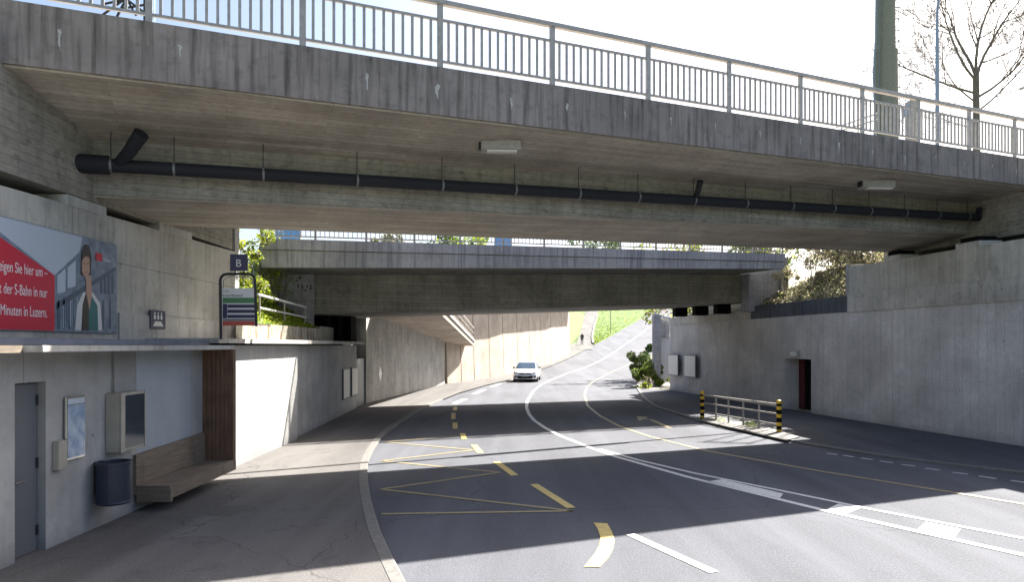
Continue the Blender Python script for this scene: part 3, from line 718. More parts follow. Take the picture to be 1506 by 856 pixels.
# left bank between the bridges
mp = MB().box(-6.15, -6.0, 15.2, 21.6, 2.62, 3.02)
tag(obj('planter_wall', mp, M['moss']), 'low moss streaked parapet wall below the grassy left bank', 'wall')
em = MB(); em.open_ = True
sec = [(-30, -7.7, 4.2, -12, 5.2), (16.4, -7.7, 4.2, -10, 5.2), (16.5, -6.15, 2.98, -9.2, 5.2), (21.6, -6.15, 2.98, -9.2, 5.2), (22.4, -7.4, 3.1, -9, 4.4), (28.8, -7.4, 3.1, -9, 5.), (29., -6.6, 4.6, -8, 5.2), (44, -5.3, 4.8, -8, 5.4), (45, -4.5, 6.6, -8, 7.), (84, 6.9, 7.6, 4, 8.2), (87, 6.6, 5.6, 3, 7.9), (97, 8.4, 2.6, 0, 7.), (110, 10.8, 4.2, 0, 10), (160, 17, 9.5, 4, 14), (220, 25, 16, 10, 20), (330, 40, 28, 20, 34)]
for s0, s1 in zip(sec, sec[1:]):
    A = [(s0[1], s0[0], s0[2]-5.4), (s0[1], s0[0], s0[2]), (s0[3], s0[0], s0[4]), (-60, s0[0], s0[4]+1), (-300, s0[0], s0[4]+2)]
    B = [(s1[1], s1[0], s1[2]-5.4), (s1[1], s1[0], s1[2]), (s1[3], s1[0], s1[4]), (-60, s1[0], s1[4]+1), (-300, s1[0], s1[4]+2)]
    for i in range(4): em.face([A[i], A[i+1], B[i+1], B[i]])
st('embankment', em, M['grass'])
hr = root('handrail', 'pale two bar handrail on the grassy left bank', 'handrail', (-6.3, 19, 3.05))
A, B = XX(379, 433, -6.35), XX(450, 452, -6.35); A2, B2 = XX(382, 453, -6.35), XX(450, 467, -6.35)
obj('upper_rail', MB().tube([A, B], .035, 8), M['signwhite'], hr); obj('lower_rail', MB().tube([A2, B2], .028, 8), M['signwhite'], hr)
for t_ in (.03, .5, .97): q = A.lerp(B, t_); obj('post', MB().tube([q, Vector((q.x, q.y, 3.0))], .025, 8), M['galv'], hr)

# foliage
def leaves(name, centre_fn, n, size, mats, parent=None, kind=None, wts=None, label=None, cat=None, group=None):
    mb = MB(); mb.open_ = True
    for i in range(n):
        c = Vector(centre_fn()); s_ = size*random.uniform(.5, 1.4)
        a = Vector([random.gauss(0, 1) for _ in range(3)]).normalized(); b = a.orthogonal().normalized(); cc = a.cross(b)
        mb.mi = random.choices(range(len(mats)), wts)[0]
        mb.face([c-b*s_, c+cc*s_*.5, c+b*s_, c-cc*s_*.5])
    o = obj(name, mb, mats, parent)
    return o
def clumps(cs, spread):
    def f():
        c = random.choice(cs); r = c[3] if len(c) > 3 else spread
        v = Vector([random.gauss(0, 1) for _ in range(3)]); v = v.normalized()*r*random.uniform(.35, 1)**.6
        return (c[0]+v.x, c[1]+v.y, c[2]+v.z*.85)
    return f
def shrub(label, x, y, z, rad, hgt, mats, wts, n=900, size=.05, group=None, stems=7, rng=None):
    r_ = root('shrub', label, 'shrub', (x, y, z), group)
    cs = [(x+random.gauss(0, rad*.45), y+random.gauss(0, rad*.45), z+random.uniform(.15, 1)*hgt, rad*random.uniform(.18, .42)) for _ in range(14)]
    leaves('foliage', clumps(cs, rad*.3), n, size, mats, r_, wts=wts)
    mb = MB()
    for c in cs[:stems]:
        mid = Vector((x+(c[0]-x)*.3, y+(c[1]-y)*.3, z+(c[2]-z)*.55))
        mb.tube([(x+random.uniform(-.1, .1), y+random.uniform(-.1, .1), z-.1), mid, (c[0], c[1], c[2]+.1)], [.022, .014, .005], 5)
    obj('stem', mb, M['bark'], r_); return r_
YG = [M['leafyg'], M['leafg'], M['leafbr']]
gl = 'spring shrubs on the left bank'
shrub('tall yellow green shrub beside the white pier on the left bank', -7.0, 17.6, 3.2, .75, 2.4, YG, (5, 3, 2), 1700, .05, gl)
shrub('sparse budding shrub leaning against the streaked end of the second bridge', -7.2, 19.3, 3.3, .9, 2.6, [M['leafyg'], M['leafg'], M['leafbr']], (4, 1, 4), 2000, .035, gl, 14)
shrub('low bright green shrub behind the pale handrail', -6.95, 18.4, 3.1, .5, .9, YG, (6, 2, 0), 900, .045, gl)
shrub('rounded fresh green shrub high on the left bank', -8.3, 18.2, 3.9, 1.0, 2.4, YG, (4, 4, 1), 2200, .05, gl)
shrub('airy half bare shrub with small buds overlapping the edge beam of the second bridge', -6.9, 20.3, 3.4, .8, 2.5, YG, (2, 1, 5), 900, .035, gl, 14)
shrub('dense yellow shrub right behind the bus stop sign', -6.65, 17.0, 3.0, .5, 2.0, YG, (6, 2, 1), 1500, .04, gl)
def gr():
    x = random.uniform(-7.6, -6.15); return (x, random.uniform(16.9, 21.4), 2.98+(-6.15-x)*.72+random.uniform(0, .12))
tag(leaves('grass', gr, 2600, .05, [M['leafyg'], M['leafg']], wts=(4, 1)), 'bright grass on the left bank above the mossy parapet', 'grass', kind='stuff')

# ---------------------------------------------------------------- second bridge
z2t = zline(PP(408, 351, 20.3), PP(1154, 373, 20.3)); z2b = zline(PP(408, 393, 20.3), PP(1154, 395, 20.3))
z2g = zline(PP(465, 470, 28.8), PP(979, 454.6, 28.8))
b2 = root('second_overpass', 'second concrete bridge farther back with pale streaked edge beam and dark girder', 'bridge', up(6, 25, 0))
ua, ub = uof(PP(385, 380, 20.3)), uof(PP(1155, 380, 20.3))
us2 = [ua+(ub-ua)*k/8 for k in range(9)]
obj('edge_beam', MB().loft([[up(u, 20.3, z2t(u)-.30), up(u, 20.42, z2t(u)-.32), up(u, 20.55, z2t(u)-.32), up(u, 20.55, z2t(u)), up(u, 20.3, z2t(u))] for u in us2]), M['fascia2'], b2)
obj('lower_beam', MB().loft([[up(u, 20.34, z2b(u)), up(u, 20.6, z2b(u)), up(u, 20.6, z2t(u)-.321), up(u, 20.34, z2t(u)-.321)] for u in us2]), M['fascia2'], b2)
ul, ur = ua-8, ub+8
obj('deck', MB().loft([[up(u, 20.6, z2b(u)+.02), up(u, 29.4, z2b(u)+.02), up(u, 29.4, z2t(u)-.03), up(u, 20.6, z2t(u)-.03)] for u in (ua, ub)]), M['web2'], b2, uvrot=rot)
ug0, ug1 = uof(PP(455, 430, 22.8)), uof(PP(1120, 430, 22.8))
obj('girder', MB().loft([[up(u, 22.8, z2g(u)), up(u, 28.8, z2g(u)), up(u, 28.8, z2b(u)+.015), up(u, 22.8, z2b(u)+.015)] for u in (ug0-1, ug1+.3)]), M['web2'], b2, uvrot=rot)
# end pillars
A, B = PP(398, 400, 22.3), PP(462, 400, 22.3)
obj('wing_wall', MB().prism([Vector((A.x, A.y, 2.6)), Vector((B.x, B.y, 2.6)), Vector((B.x, B.y, z2b(uof(B)))), Vector((A.x, A.y, z2b(uof(A))))], NV*.8), M['wing'], b2)
mb = MB(); q = PP(440, 425, 22.297)
for dx, dz, w_, h_ in ((-.05, .02, .03, .12), (.08, .0, .03, .14), (.13, -.05, .10, .03), (.22, .02, .03, .12), (.0, .32, .05, .10), (.30, 0, .09, .03), (.34, .05, .03, .1)):
    c = q+DV*dx+Vector((0, 0, dz)); mb.prism([c, c+DV*w_, c+DV*w_+Vector((0, 0, h_)), c+Vector((0, 0, h_))], -NV*.002)
obj('graffiti', mb, M['black'], b2)
A, B = PP(1101, 400, 22.3), PP(1160, 400, 22.3)
obj('wing_wall', MB().prism([Vector((A.x, A.y, 3.9)), Vector((B.x, B.y, 3.9)), Vector((B.x, B.y, z2b(uof(B)))), Vector((A.x, A.y, z2b(uof(A))))], NV*.45), M['wing'], b2)
for i, px in enumerate((478, 495, 512)):
    q = PP(px, 480, 25+i*.5); obj('bearing', MB().box(q.x-.35, q.x+.2, q.y-.4, q.y+.4, 2.64, z2g(uof(q))-.01), M['black'], b2)
for px in (1000, 1030, 1062):
    q = PP(px, 460, 27.5-(px-1000)*.05); obj('bearing', MB().box(q.x-.3, q.x+.3, q.y-.3, q.y+.3, 3.9, z2g(uof(q))-.01), M['black'], b2)
mb = MB().prism(*wseg0(28.75, 37.4, 3.98, 6.2, 1.25, .3)); obj('back_wall', mb, M['web2'], b2)
obj('seat_wall', MB().prism([(-6.35, 22.6, 2.63), (-6.55, 28.6, 2.63), (-7.6, 28.6, 2.63), (-7.6, 22.6, 2.63)], (0, 0, .5)), M['ledge'], b2)
q = PP(957, 401, 22.6)
ceiling_lamp(q, .5, 'small grey lamp under the edge of the second bridge', .3, .5)
# railing of the second bridge
RQ = 20.44
r2 = root('bridge_railing', 'grey steel railing with upright bars along the second bridge', 'railing', up(5, RQ, z2t(5)))
obj('handrail', MB().bar(up(ua, RQ, z2t(ua)+1.08), up(ub, RQ, z2t(ub)+1.08), .06, .06), M['galv'], r2)
obj('bottom_rail', MB().bar(up(ua, RQ, z2t(ua)+.10), up(ub, RQ, z2t(ub)+.10), .035, .035), M['galv'], r2)
npan = int((ub-ua)/1.42)
for i in range(npan+1):
    u = ua+(ub-ua)*i/npan
    obj('post', MB().bar(up(u, RQ, z2t(u)), up(u, RQ, z2t(u)+1.05), .06, .05, tuple(DV)), M['galv'], r2)
    if i < npan:
        v = ua+(ub-ua)*(i+1)/npan; q = MB()
        for k in range(1, 11):
            t_ = u+(v-u)*k/11; q.bar(up(t_, RQ, z2t(t_)+.11), up(t_, RQ, z2t(t_)+1.05), .02, .02, tuple(DV))
        obj('bar_panel', q, M['galv'], r2)
for px0, px1, lb in ((398, 440, 'wide blue board on posts behind the left end of the second bridge railing'), (728, 752, 'narrow blue board on posts behind the middle of the second bridge railing')):
    A, B = PP(px0, 340, 28.5), PP(px1, 340, 28.5); zz0 = z2t(uof(A))
    r_ = root('blue_board', lb, 'board', A, 'blue boards behind the second bridge railing')
    obj('panel', MB().prism([Vector((A.x, A.y, zz0+.5)), Vector((B.x, B.y, zz0+.5)), Vector((B.x, B.y, zz0+2.2)), Vector((A.x, A.y, zz0+2.2))], NV*.06), M['skyblue'], r_)
    obj('post', MB().bar((A.x, A.y+.1, zz0-.05), (A.x, A.y+.1, zz0+2.2), .07, .07, (1, 0, 0)), M['galv'], r_); obj('post', MB().bar((B.x, B.y+.1, zz0-.05), (B.x, B.y+.1, zz0+2.2), .07, .07, (1, 0, 0)), M['galv'], r_)

# invented pipe, out of view, that throws the thin shadow on the road
tp = root('shadow_pipe', 'slim dark pipe added between the two bridges to cast a thin shadow', 'pipe', (0, 18, 6.1))
obj('pipe_run', MB().tube([(-8, 13.85, 6.1), (2.8, 19.8, 6.1), (10.4, 24.0, 6.1), (13, 25.4, 6.1)], .06, 8), M['darksteel'], tp)
obj('sleeve', MB().tube([(3.2, 20.0, 6.1), (7.2, 22.2, 6.1)], .11, 8), M['darksteel'], tp)
obj('support', MB().tube([(13, 25.4, 6.1), (13, 25.4, 4.6)], .05, 8), M['darksteel'], tp)
obj('support', MB().tube([(-8, 13.85, 6.1), (-8, 13.85, 4.6)], .05, 8), M['darksteel'], tp)

# ---------------------------------------------------------------- left side beyond the second bridge
sw = root('walkway_wall', 'stained grey wall under the overhanging walkway beyond the second bridge', 'wall', (-5.3, 36, 0))
obj('wall_body', MB().prism([(-6.15, 28.8, -.1), (-4.27, 43.3, -.1), (-5.2, 43.5, -.1), (-7.0, 29.0, -.1)], (0, 0, 4.7)), M['stairwall'], sw)
tag(obj('steel_door', MB().prism([(-6.2, 26.95, 0), (-6.22, 28.7, 0), (-6.5, 28.7, 0), (-6.5, 26.95, 0)], (0, 0, 1.95)).box(-7.2, -6.6, 26.7, 29.0, -.1, 4.5), M['door']), 'dark recessed steel door between the left wall and the stained walkway wall', 'door')
M['diamondwhite'] = newmat('white reflector', (.8, .8, .8), .4)  # plain white for the flat diamond on the stained wall
q = W(555, 545, 30.6); qx = -6.15+(30.6-28.8)*(1.88/14.5)
obj('diamond', MB().prism([(qx+.004+.13*dy, 30.6+dy, q.z+dz-.15) for dy, dz in ((0, -.35), (.22, 0), (0, .35), (-.22, 0))], (.012, 0, 0)), M['diamondwhite'], sw)
wk = root('overhead_walkway', 'sloping concrete walkway slab jutting out from the stained left wall with railing', 'walkway', (-3.6, 38, 3))
E0, E1 = W(648, 462, 29.6), W(697, 509, 46.5)
def wx(y): return -6.15+(y-28.8)*(1.88/14.5)
ring = lambda P, x: [Vector((x-.3, P.y, P.z+1.2 if False else P.z+.0)), P, P+Vector((0, 0, .26)), Vector((x-.3, P.y, P.z+.26))]
obj('slab', MB().loft([ring(E0, wx(29.6)), ring(E0.lerp(E1, .55), wx(38.9)), ring(E1, -4.2)]), M['retain'], wk)
obj('kerb', MB().bar(E0+Vector((.02, 0, .33)), E1+Vector((.02, 0, .33)), .12, .14), M['wall'], wk)
obj('handrail', MB().bar(E0+Vector((0, 0, 1.2)), E1+Vector((0, 0, 1.2)), .05, .05), M['galv'], wk)
for k in range(9):
    q = E0.lerp(E1, k/8); obj('post', MB().bar(q+Vector((0, 0, .3)), q+Vector((0, 0, 1.2)), .05, .05, (1, 0, 0)), M['galv'], wk)
for dz in (.55, .85): obj('rail', MB().bar(E0+Vector((0, 0, dz)), E1+Vector((0, 0, dz)), .03, .03), M['galv'], wk)
RWL = [(-4.1, 43.6), (-2.6, 48), (-.6, 54), (1.7, 62), (4.2, 71), (7.35, 85)]
rw = root('retaining_wall', 'high sunlit beige retaining wall of vertical panels behind the white car', 'wall', (0, 60, 0))
ZT = lambda y: 7.4+.02*(y-45)
for (x0, y0), (x1, y1) in zip(RWL, RWL[1:]):
    n = 2
    for k in range(n):
        a = Vector((x0+(x1-x0)*k/n, y0+(y1-y0)*k/n, 0)); b = Vector((x0+(x1-x0)*(k+1)/n, y0+(y1-y0)*(k+1)/n, 0))
        d_ = (b-a).normalized(); b = b-d_*.11; nn = Vector((-d_.y, d_.x, 0))*.5
        # leaning back slightly
        lo = [a, b, b+nn*1.4, a+nn*1.4]; lean = nn*.5
        hi = [a+lean, b+lean, b+nn*1.4, a+nn*1.4]
        obj('panel', MB().loft([[v+Vector((0, 0, -.3)) for v in lo], [v+Vector((0, 0, ZT(a.y))) for v in hi]]), M['retain'], rw)
obj('core', MB().prism([Vector((x-.35, y+.05, -.3)) for x, y in RWL]+[Vector((x-.9, y+.05, -.3)) for x, y in reversed(RWL)], (0, 0, 7.5)), M['stairwall'], rw)
# added slab, hidden above the retaining wall, that throws its upper band into shade
obj('band_shade_slab', MB().prism([Vector((x+2.4-.02*(y-43), y+.3, 7.9)) for x, y in RWL]+[Vector((x-.9, y, 7.9)) for x, y in reversed(RWL)], (0, 0, .3)), M['retain'], rw)

# ---------------------------------------------------------------- right side
rwz = root('underpass_wall', 'long grey concrete wall on the right with a stepped ledge and a dark doorway', 'wall', (11, 24, 0))
O0, O1, OT = 24.58, 26.27, 1.99
def wseg(y0, y1, z0, z1, off=0., th=1.2): 
    return [(WR(y0)+off, y0, z0), (WR(y1)+off, y1, z0), (WR(y1)+off+th, y1, z0), (WR(y0)+off+th, y0, z0)], (0, 0, z1-z0)
mb = MB()
for a, b in ((-6, 5), (5, 11), (11, 16.5), (16.5, 24.1), (24.1, O0), (O1, 37.4)): mb.prism(*wseg(a, b, -.1, 3.6))
mb.prism(*wseg(O0, O1, OT, 3.6)); mb.prism(*wseg(O0, O1, -.1, OT, .62, .6))
obj('wall_body', mb, M['wallR'], rwz)
mb = MB()
for a, b in ((-6, 5), (5, 11), (11, 16.5), (16.5, 22.6)): mb.prism(*wseg(a, b, 3.6, 4.18, -.06, 1.3))
obj('ledge', mb, M['ledge'], rwz)
obj('ledge', MB().prism(*wseg(28.75, 37.4, 3.6, 4.0, -.06, 1.3)), M['ledge'], rwz)
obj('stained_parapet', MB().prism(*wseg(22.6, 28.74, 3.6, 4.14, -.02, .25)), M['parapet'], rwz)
dr = obj('doorway_door', MB().prism(*wseg(25.92, O1-.01, .06, OT-.02, .54, .04)), M['redoor'], rwz)
obj('unlit_interior_panel', MB().prism(*wseg(O0+.02, 25.91, .06, OT-.02, .58, .03)), M['black'], rwz)  # black sheet paints in the unlit interior behind the doorway
pl = wseg(25.25, 25.75, 2.06, 2.30, -.12, .115)
nb = root('number_plate', 'small pale box sign above the dark doorway on the right', 'sign', (WR(25.5), 25.5, 2.06))
obj('box', MB().prism(*pl), M['lamp'], nb); obj('face', MB().prism(*wseg(25.29, 25.71, 2.09, 2.27, -.125, .004)), M['signwhite'], nb)
ab2 = root('abutment', 'upper concrete abutment wall carrying the right end of the near overpass', 'abutment', (12.5, 18, 4.18))
mb = MB()
zt2 = lambda y: 5.09
for a, b in ((-6, 5), (5, 11), (11, 16.5), (16.5, 22.6)): mb.prism(*wseg(a, b, 4.18, 5.09, .0, 1.0))
obj('wall', mb, M['abut'], ab2)
mb = MB()
for a, b in ((5, 11), (11, 16.5), (16.5, 22.6)): mb.prism(*wseg(a, b, 5.0, 6.4, 2.3, .2))
obj('back_wall', mb, M['abut'], ab2)
obj('cheek_wall', MB().prism(*wseg(22.61, 22.75, 4.18, 5.2, .0, 2.6)), M['wall'], ab2)
for px0, px1 in ((1300, 1322), (1405, 1440)):
    def yyr(px): k = (px-753)/1004; return 15.70/(k+.2013)
    b, a = yyr(px0), yyr(px1)
    obj('bearing_block', MB().prism(*wseg(a, b, 5.09, 5.23, .0, .6)), M['ledge'], ab2)
    obj('bearing_pad', MB().prism(*wseg(a+.1, b-.1, 5.23, 5.36, .05, .5)), M['black'], ab2)
# notice boards on the right wall
for px0, px1, lb in ((989, 1003, 'left one of two pale notice boards on the right wall near the shrubs'), (1013, 1029, 'right one of two pale notice boards on the right wall near the shrubs')):
    def yyq(px): k = (px-753)/1004; return 14.84/(k+.1654)
    a, b = yyq(px0), yyq(px1); X = lambda y: 14.84-.1654*y
    X2 = lambda y: 14.84-.1654*y-.16
    zb_ = .93; zt_ = 1.97
    notice([Vector((X2(b), b, zb_)), Vector((X2(a), a, zb_)), Vector((X2(a), a, zt_)), Vector((X2(b), b, zt_))], lb, Vector((-1, -.165, 0)).normalized(), .07)
# island with guard rail
P0, P1 = G(1033, 622), G(1146, 641)
isl = [G(1030, 622), G(1157, 652), G(1176, 647), G(1120, 630), G(1060, 618), G(1035, 618)]
mb = MB().prism([Vector((p.x, p.y, KH+.0)) for p in isl], (0, 0, .03)); st('traffic_island', mb, M['kerb'])
PN, PF = Vector((W(1144, 640, 19.1).x, 19.1, 0)), Vector((W(1034, 618, 22.7).x, 22.7, 0))
gd = root('guard_railing', 'galvanised pedestrian guard rail between two striped posts on the island', 'guard rail', PN)
hN = 1.0
d_ = (PF-PN).normalized()
for z, r in ((.84, .035), (.58, .025), (.28, .025)):
    obj('rail', MB().tube([PN+Vector((0, 0, z))+d_*.05, PF+Vector((0, 0, z))-d_*.05], r, 8), M['galv'], gd)
for t_ in (.22, .42, .62, .80):
    q = PN.lerp(PF, t_); obj('post', MB().bar(q+Vector((0, 0, .05)), q+Vector((0, 0, .82)), .03, .05, tuple(d_)), M['galv'], gd)
def striped(P, label):
    r_ = root('striped_post', label, 'post', P, 'yellow and black posts at the guard rail')
    mb = MB(); zs = [.05, .15, .25, .35, .48, .58, .70, .80, .87, .93]
    for k in range(len(zs)-1):
        mb.mi = k % 2; mb.tube([(P.x, P.y, zs[k]), (P.x, P.y, zs[k+1])], .07, 14, caps=False)
    mb.mi = 0; mb.tube([(P.x, P.y, .93), (P.x, P.y, .96), (P.x, P.y, .98)], [.07, .06, .02], 14)
    obj('shaft', mb, [M['postyellow'], M['black']], r_)
    obj('base_plate', MB().tube([(P.x, P.y, .06), (P.x, P.y, .085)], .11, 14), M['darksteel'], r_)
striped(PN-d_*.05, 'yellow and black striped post in full sun at the near end of the guard rail')
striped(PF+d_*.05, 'yellow and black striped post in shade at the far end of the guard rail')
# right bank
em = MB(); em.open_ = True
sec = [(-30, 4.9, 19, 5.), (22.5, 4.9, 15.5, 5.4), (22.9, 4.08, 14.0, 5.9), (28.7, 4.08, 13.0, 5.6), (29, 4., 13, 5.2), (37.3, 4., 12.5, 5.), ]
for s0, s1 in zip(sec, sec[1:]):
    A, B = [[(WR(s[0])+ (2.5 if s[0] < 22.8 else .2), s[0], s[1]-.9), (WR(s[0])+(2.5 if s[0] < 22.8 else .2), s[0], s[1]), (s[2], s[0], s[3]), (60, s[0], s[3]+.3), (300, s[0], s[3]+1)] for s in (s0, s1)]
    for i in range(4): em.face([A[i], B[i], B[i+1], A[i+1]])
sec = [(37.5, 9.6, 0, 14.5, 5.), (45, 11, .0, 16, 5), (60, 16.5, .35, 24, 5.5), (97, 27, 2.6, 36, 8), (163, 49, 9.5, 60, 18), (330, 112, 28, 125, 40)]
for s0, s1 in zip(sec, sec[1:]):
    A, B = [[(s[1], s[0], s[2]-.5), (s[1], s[0], s[2]), (s[3], s[0], s[4]), (s[3]+60, s[0], s[4]+2), (300, s[0], s[4]+3)] for s in (s0, s1)]
    for i in range(4): em.face([A[i], B[i], B[i+1], A[i+1]])
st('embankment', em, M['bank'])
def ivy():
    y = random.uniform(22.9, 28.6); t_ = random.random(); x = WR(y)+.25+t_*(13.6-WR(y)-.25); return (x, y, 4.1+t_*1.75+random.uniform(0, .22))
tag(leaves('ivy', ivy, 5200, .055, [M['leafpale'], M['leafg'], M['leafbr'], M['leafd']], wts=(4, 1, 4, 1)), 'pale ivy and dry undergrowth covering the right bank', 'ground cover', kind='stuff')
gr_ = 'tangled shrubs on the right bank'
BR = [M['leafbr'], M['leafg'], M['leafpale'], M['bark']]
shrub('brown twiggy shrub against the end of the second bridge', 11.8, 26.8, 4.3, .8, 2.3, BR, (6, 1, 3, 2), 2400, .045, gr_, 12)
shrub('tall dense brown shrub in the middle of the right bank', 12.7, 25.6, 4.7, 1.0, 2.6, BR, (6, 1, 3, 2), 3000, .045, gr_, 12)
shrub('greener ragged shrub beside the right abutment corner', 12.3, 23.9, 4.4, .9, 2.3, BR, (5, 1, 3, 1), 2800, .045, gr_, 10)
shrub('broad dense thicket at the top of the right bank', 13.6, 27.6, 5.2, 1.6, 2.7, BR, (6, 1, 3, 2), 5600, .06, gr_, 14)
shrub('low pale shrub behind the right wing wall of the second bridge', 11.2, 27.9, 4.1, .6, 2.0, BR, (4, 2, 3, 1), 1500, .045, gr_, 10)
hb = root('handrail', 'thin rusty handrail on the right bank in front of the shrubs', 'handrail', (11, 26, 4.1))
A, B = PP(1120, 434, 22.1), PP(1237, 409, 19.9)
obj('upper_rail', MB().tube([A, B], .022, 6), M['galv'], hb); obj('lower_rail', MB().tube([A-Vector((0, 0, .35)), B-Vector((0, 0, .35))], .018, 6), M['galv'], hb)
for t_ in (.0, .33, .66, 1): q = A.lerp(B, t_); obj('post', MB().tube([q, Vector((q.x, q.y, 3.9))], .02, 6), M['galv'], hb)
# pier and pale wall beyond the right wall
pr_ = root('boundary_wall', 'grey pier with slatted upper panel and pale wall behind the roadside shrubs', 'wall', (9.6, 45, 0))
def B2(x0, x1, ya, yb, Z, d=.4): 
    a, b = W(x0, yb, Z), W(x1, ya, Z); return MB().box(a.x, b.x, Z, Z+d, a.z, b.z)
obj('pier', B2(962, 972, 463, 575, 42, .6), M['wing'], pr_)
obj('slatted_panel', B2(972, 985, 466, 497, 42.3, .15), M['fascia2'], pr_)
obj('pale_panel', B2(971, 1003, 497, 560, 42.4, .2), newmat('pale render', (.62, .63, .68), .8), pr_)
obj('top_rail', MB().bar(W(961, 461, 42.1), W(1003, 476, 42.1), .1, .1), M['signwhite'], pr_)
rs = 'roadside shrubs beyond the underpass'
DG = [M['leafd'], M['leafg'], M['leafyg']]
shrub('dark green dense shrub in front of the grey pier', 9.0, 44.5, 0., .95, 2.5, DG, (6, 3, 0), 9000, .05, rs, 10)
shrub('spreading mid green shrub leaning toward the climbing road', 8.6, 46.8, 0., 1.0, 2.0, DG, (3, 5, 1), 8000, .05, rs, 10)
shrub('rounded olive shrub at the kerb beyond the underpass', 8.45, 42.0, 0., .85, 1.25, DG, (2, 6, 2), 8000, .042, rs)
shrub('pale thin weed growing at the far end of the right wall', 9.1, 38.2, 0., .35, 1.0, DG, (0, 3, 4), 320, .06, rs)
shrub('small yellow green weed clump on the kerb', 7.75, 39.5, 0., .35, .35, DG, (0, 2, 6), 500, .05, rs)
def scree():
    y = random.uniform(46, 90); x = R(y)+random.uniform(.3, 3.8); return (x, y, g(y)+random.uniform(0, .5))
tag(leaves('dry_scrub', scree, 1500, .16, [M['leafpale'], M['leafbr'], M['leafg']], wts=(4, 3, 1)), 'dry pale scrub along the right edge of the climbing road', 'ground cover', kind='stuff')
def lawn():
    y = random.uniform(98, 175); a = itp(PATHR, y)+.4; b = L(y)-.2
    x = random.uniform(a, b) if random.random() < .75 else itp(PATHL, y)-random.uniform(.3, 5)
    return (x, y, g(y)+random.uniform(-.05, .12))
tag(leaves('grass', lawn, 5000, .10, [M['leafyg'], M['leafg'], M['leafd']], wts=(3, 5, 1)), 'grass tufts on the far sunlit lawn beside the climbing path', 'grass', kind='stuff')
# small weeds on the island
def wd_():
    q = PN.lerp(PF, random.choice((.3, .36, .72))); return (q.x+random.gauss(0, .07), q.y+random.gauss(0, .09), .08+random.uniform(0, .14))
tag(leaves('weeds', wd_, 160, .03, [M['leafyg'], M['leafg']]), 'little weeds sprouting on the guard rail island', 'weeds', kind='stuff')

# ---------------------------------------------------------------- mast, lamp pole, bare tree, cabinet on the upper level
mx, my = (1303-753)*45/1004, 45.
ms = root('concrete_mast', 'thick green grey lichened concrete mast rising behind the near overpass', 'mast', (mx, my, 5))
obj('shaft', MB().tube([(mx, my, 5), (mx, my, 21.7)], [.86, .69], 28), M['mast'], ms)
obj('upper_shaft', MB().tube([(mx-.02, my, 21.7), (mx-.02, my, 30)], [.60, .53], 28), M['mast'], ms)
obj('collar', MB().tube([(mx, my, 21.65), (mx, my, 21.85)], .71, 28), M['mast'], ms)
obj('cable_riser', MB().tube([(mx-.99, my-.3, 5), (mx-.92, my-.3, 18.5), (mx-.98, my-.3, 20.2), (mx-.84, my-.3, 22.6), (mx-.75, my-.3, 30)], .065, 8), M['polegrey'], ms)
obj('cable_riser', MB().tube([(mx-.82, my-.5, 5), (mx-.74, my-.5, 19), (mx-.63, my-.5, 30)], .045, 8), M['clamp'], ms)
for k in range(28):
    z = 9+k*.75; ox = .86-.011*k*.75
    obj('climbing_rung', MB().bar((mx+.50, my-.1, z), (mx+ox+.16, my-.1, z), .045, .045, (0, 1, 0)), M['darksteel'], ms)
obj('safety_line', MB().tube([(mx+1.02, my-.1, 6), (mx+.70, my-.1, 30)], .018, 6), M['clamp'], ms)
lx, ly = (1379-753)*33/1004, 33.
lp = root('street_lamp', 'tall slim blue grey lamp pole between the mast and the bare tree', 'street lamp', (lx, ly, 5))
obj('pole', MB().tube([(lx, ly, 5), (lx-.02, ly, 16), (lx-.02, ly, 18.6), (lx+.1, ly, 19.6), (lx+.6, ly, 20.3), (lx+1.4, ly, 20.5)], [.11, .085, .06, .055, .05, .045], 10), M['polegrey'], lp)
obj('lamp_head', MB().loft([[(lx+1.3, ly-.12, 20.45), (lx+1.3, ly+.12, 20.45), (lx+1.3, ly+.12, 20.55), (lx+1.3, ly-.12, 20.55)], [(lx+2.1, ly-.16, 20.5), (lx+2.1, ly+.16, 20.5), (lx+2.1, ly+.1, 20.6), (lx+2.1, ly-.1, 20.6)]]), M['polegrey'], lp)
cb = root('equipment_cabinet', 'grey upright cabinet behind the near overpass railing beside the mast', 'cabinet', (W(1346, 200, 24).x, 24, 5))
q0, q1 = W(1339, 215, 24), W(1354, 146, 24)
obj('body', MB().box(q0.x, q1.x, 24, 24.35, 5, q1.z), M['galv'], cb, bevel=.01)
q2 = W(1335, 160, 24); obj('side_box', MB().box(q2.x, q0.x, 24.02, 24.3, q2.z-.2, q2.z+.15), M['polegrey'], cb)
sr_ = root('sloping_handrail', 'sloping galvanised stair handrail behind the near overpass railing left of the mast', 'handrail', W(1235, 190, 26))
for a, b in (((1230, 187), (1292, 166)), ((1236, 192), (1292, 175))): obj('rail', MB().tube([W(*a, 26), W(*b, 26)], .03, 8), M['galv'], sr_)
for px, py in ((1238, 184), (1262, 176), (1288, 167)): q = W(px, py, 26); obj('post', MB().tube([q, Vector((q.x, q.y, 5.))], .03, 8), M['galv'], sr_)
bp = root('blue_post', 'blue painted post with dark base behind the left end of the near railing', 'post', (W(222, 20, 15).x, 15, 7.2))
q = W(222, 20, 15); obj('shaft', MB().tube([(q.x, 15, 7.2), (q.x, 15, 11)], .085, 12), M['skyblue'], bp)
obj('dark_sleeve', MB().tube([(q.x-.12, 15, 7.2), (q.x-.12, 15, 11)], .045, 10), M['darksteel'], bp)
lt = root('lattice_frame', 'dark lattice of thin crossing struts behind the left end of the near railing', 'lattice', W(180, 20, 15))
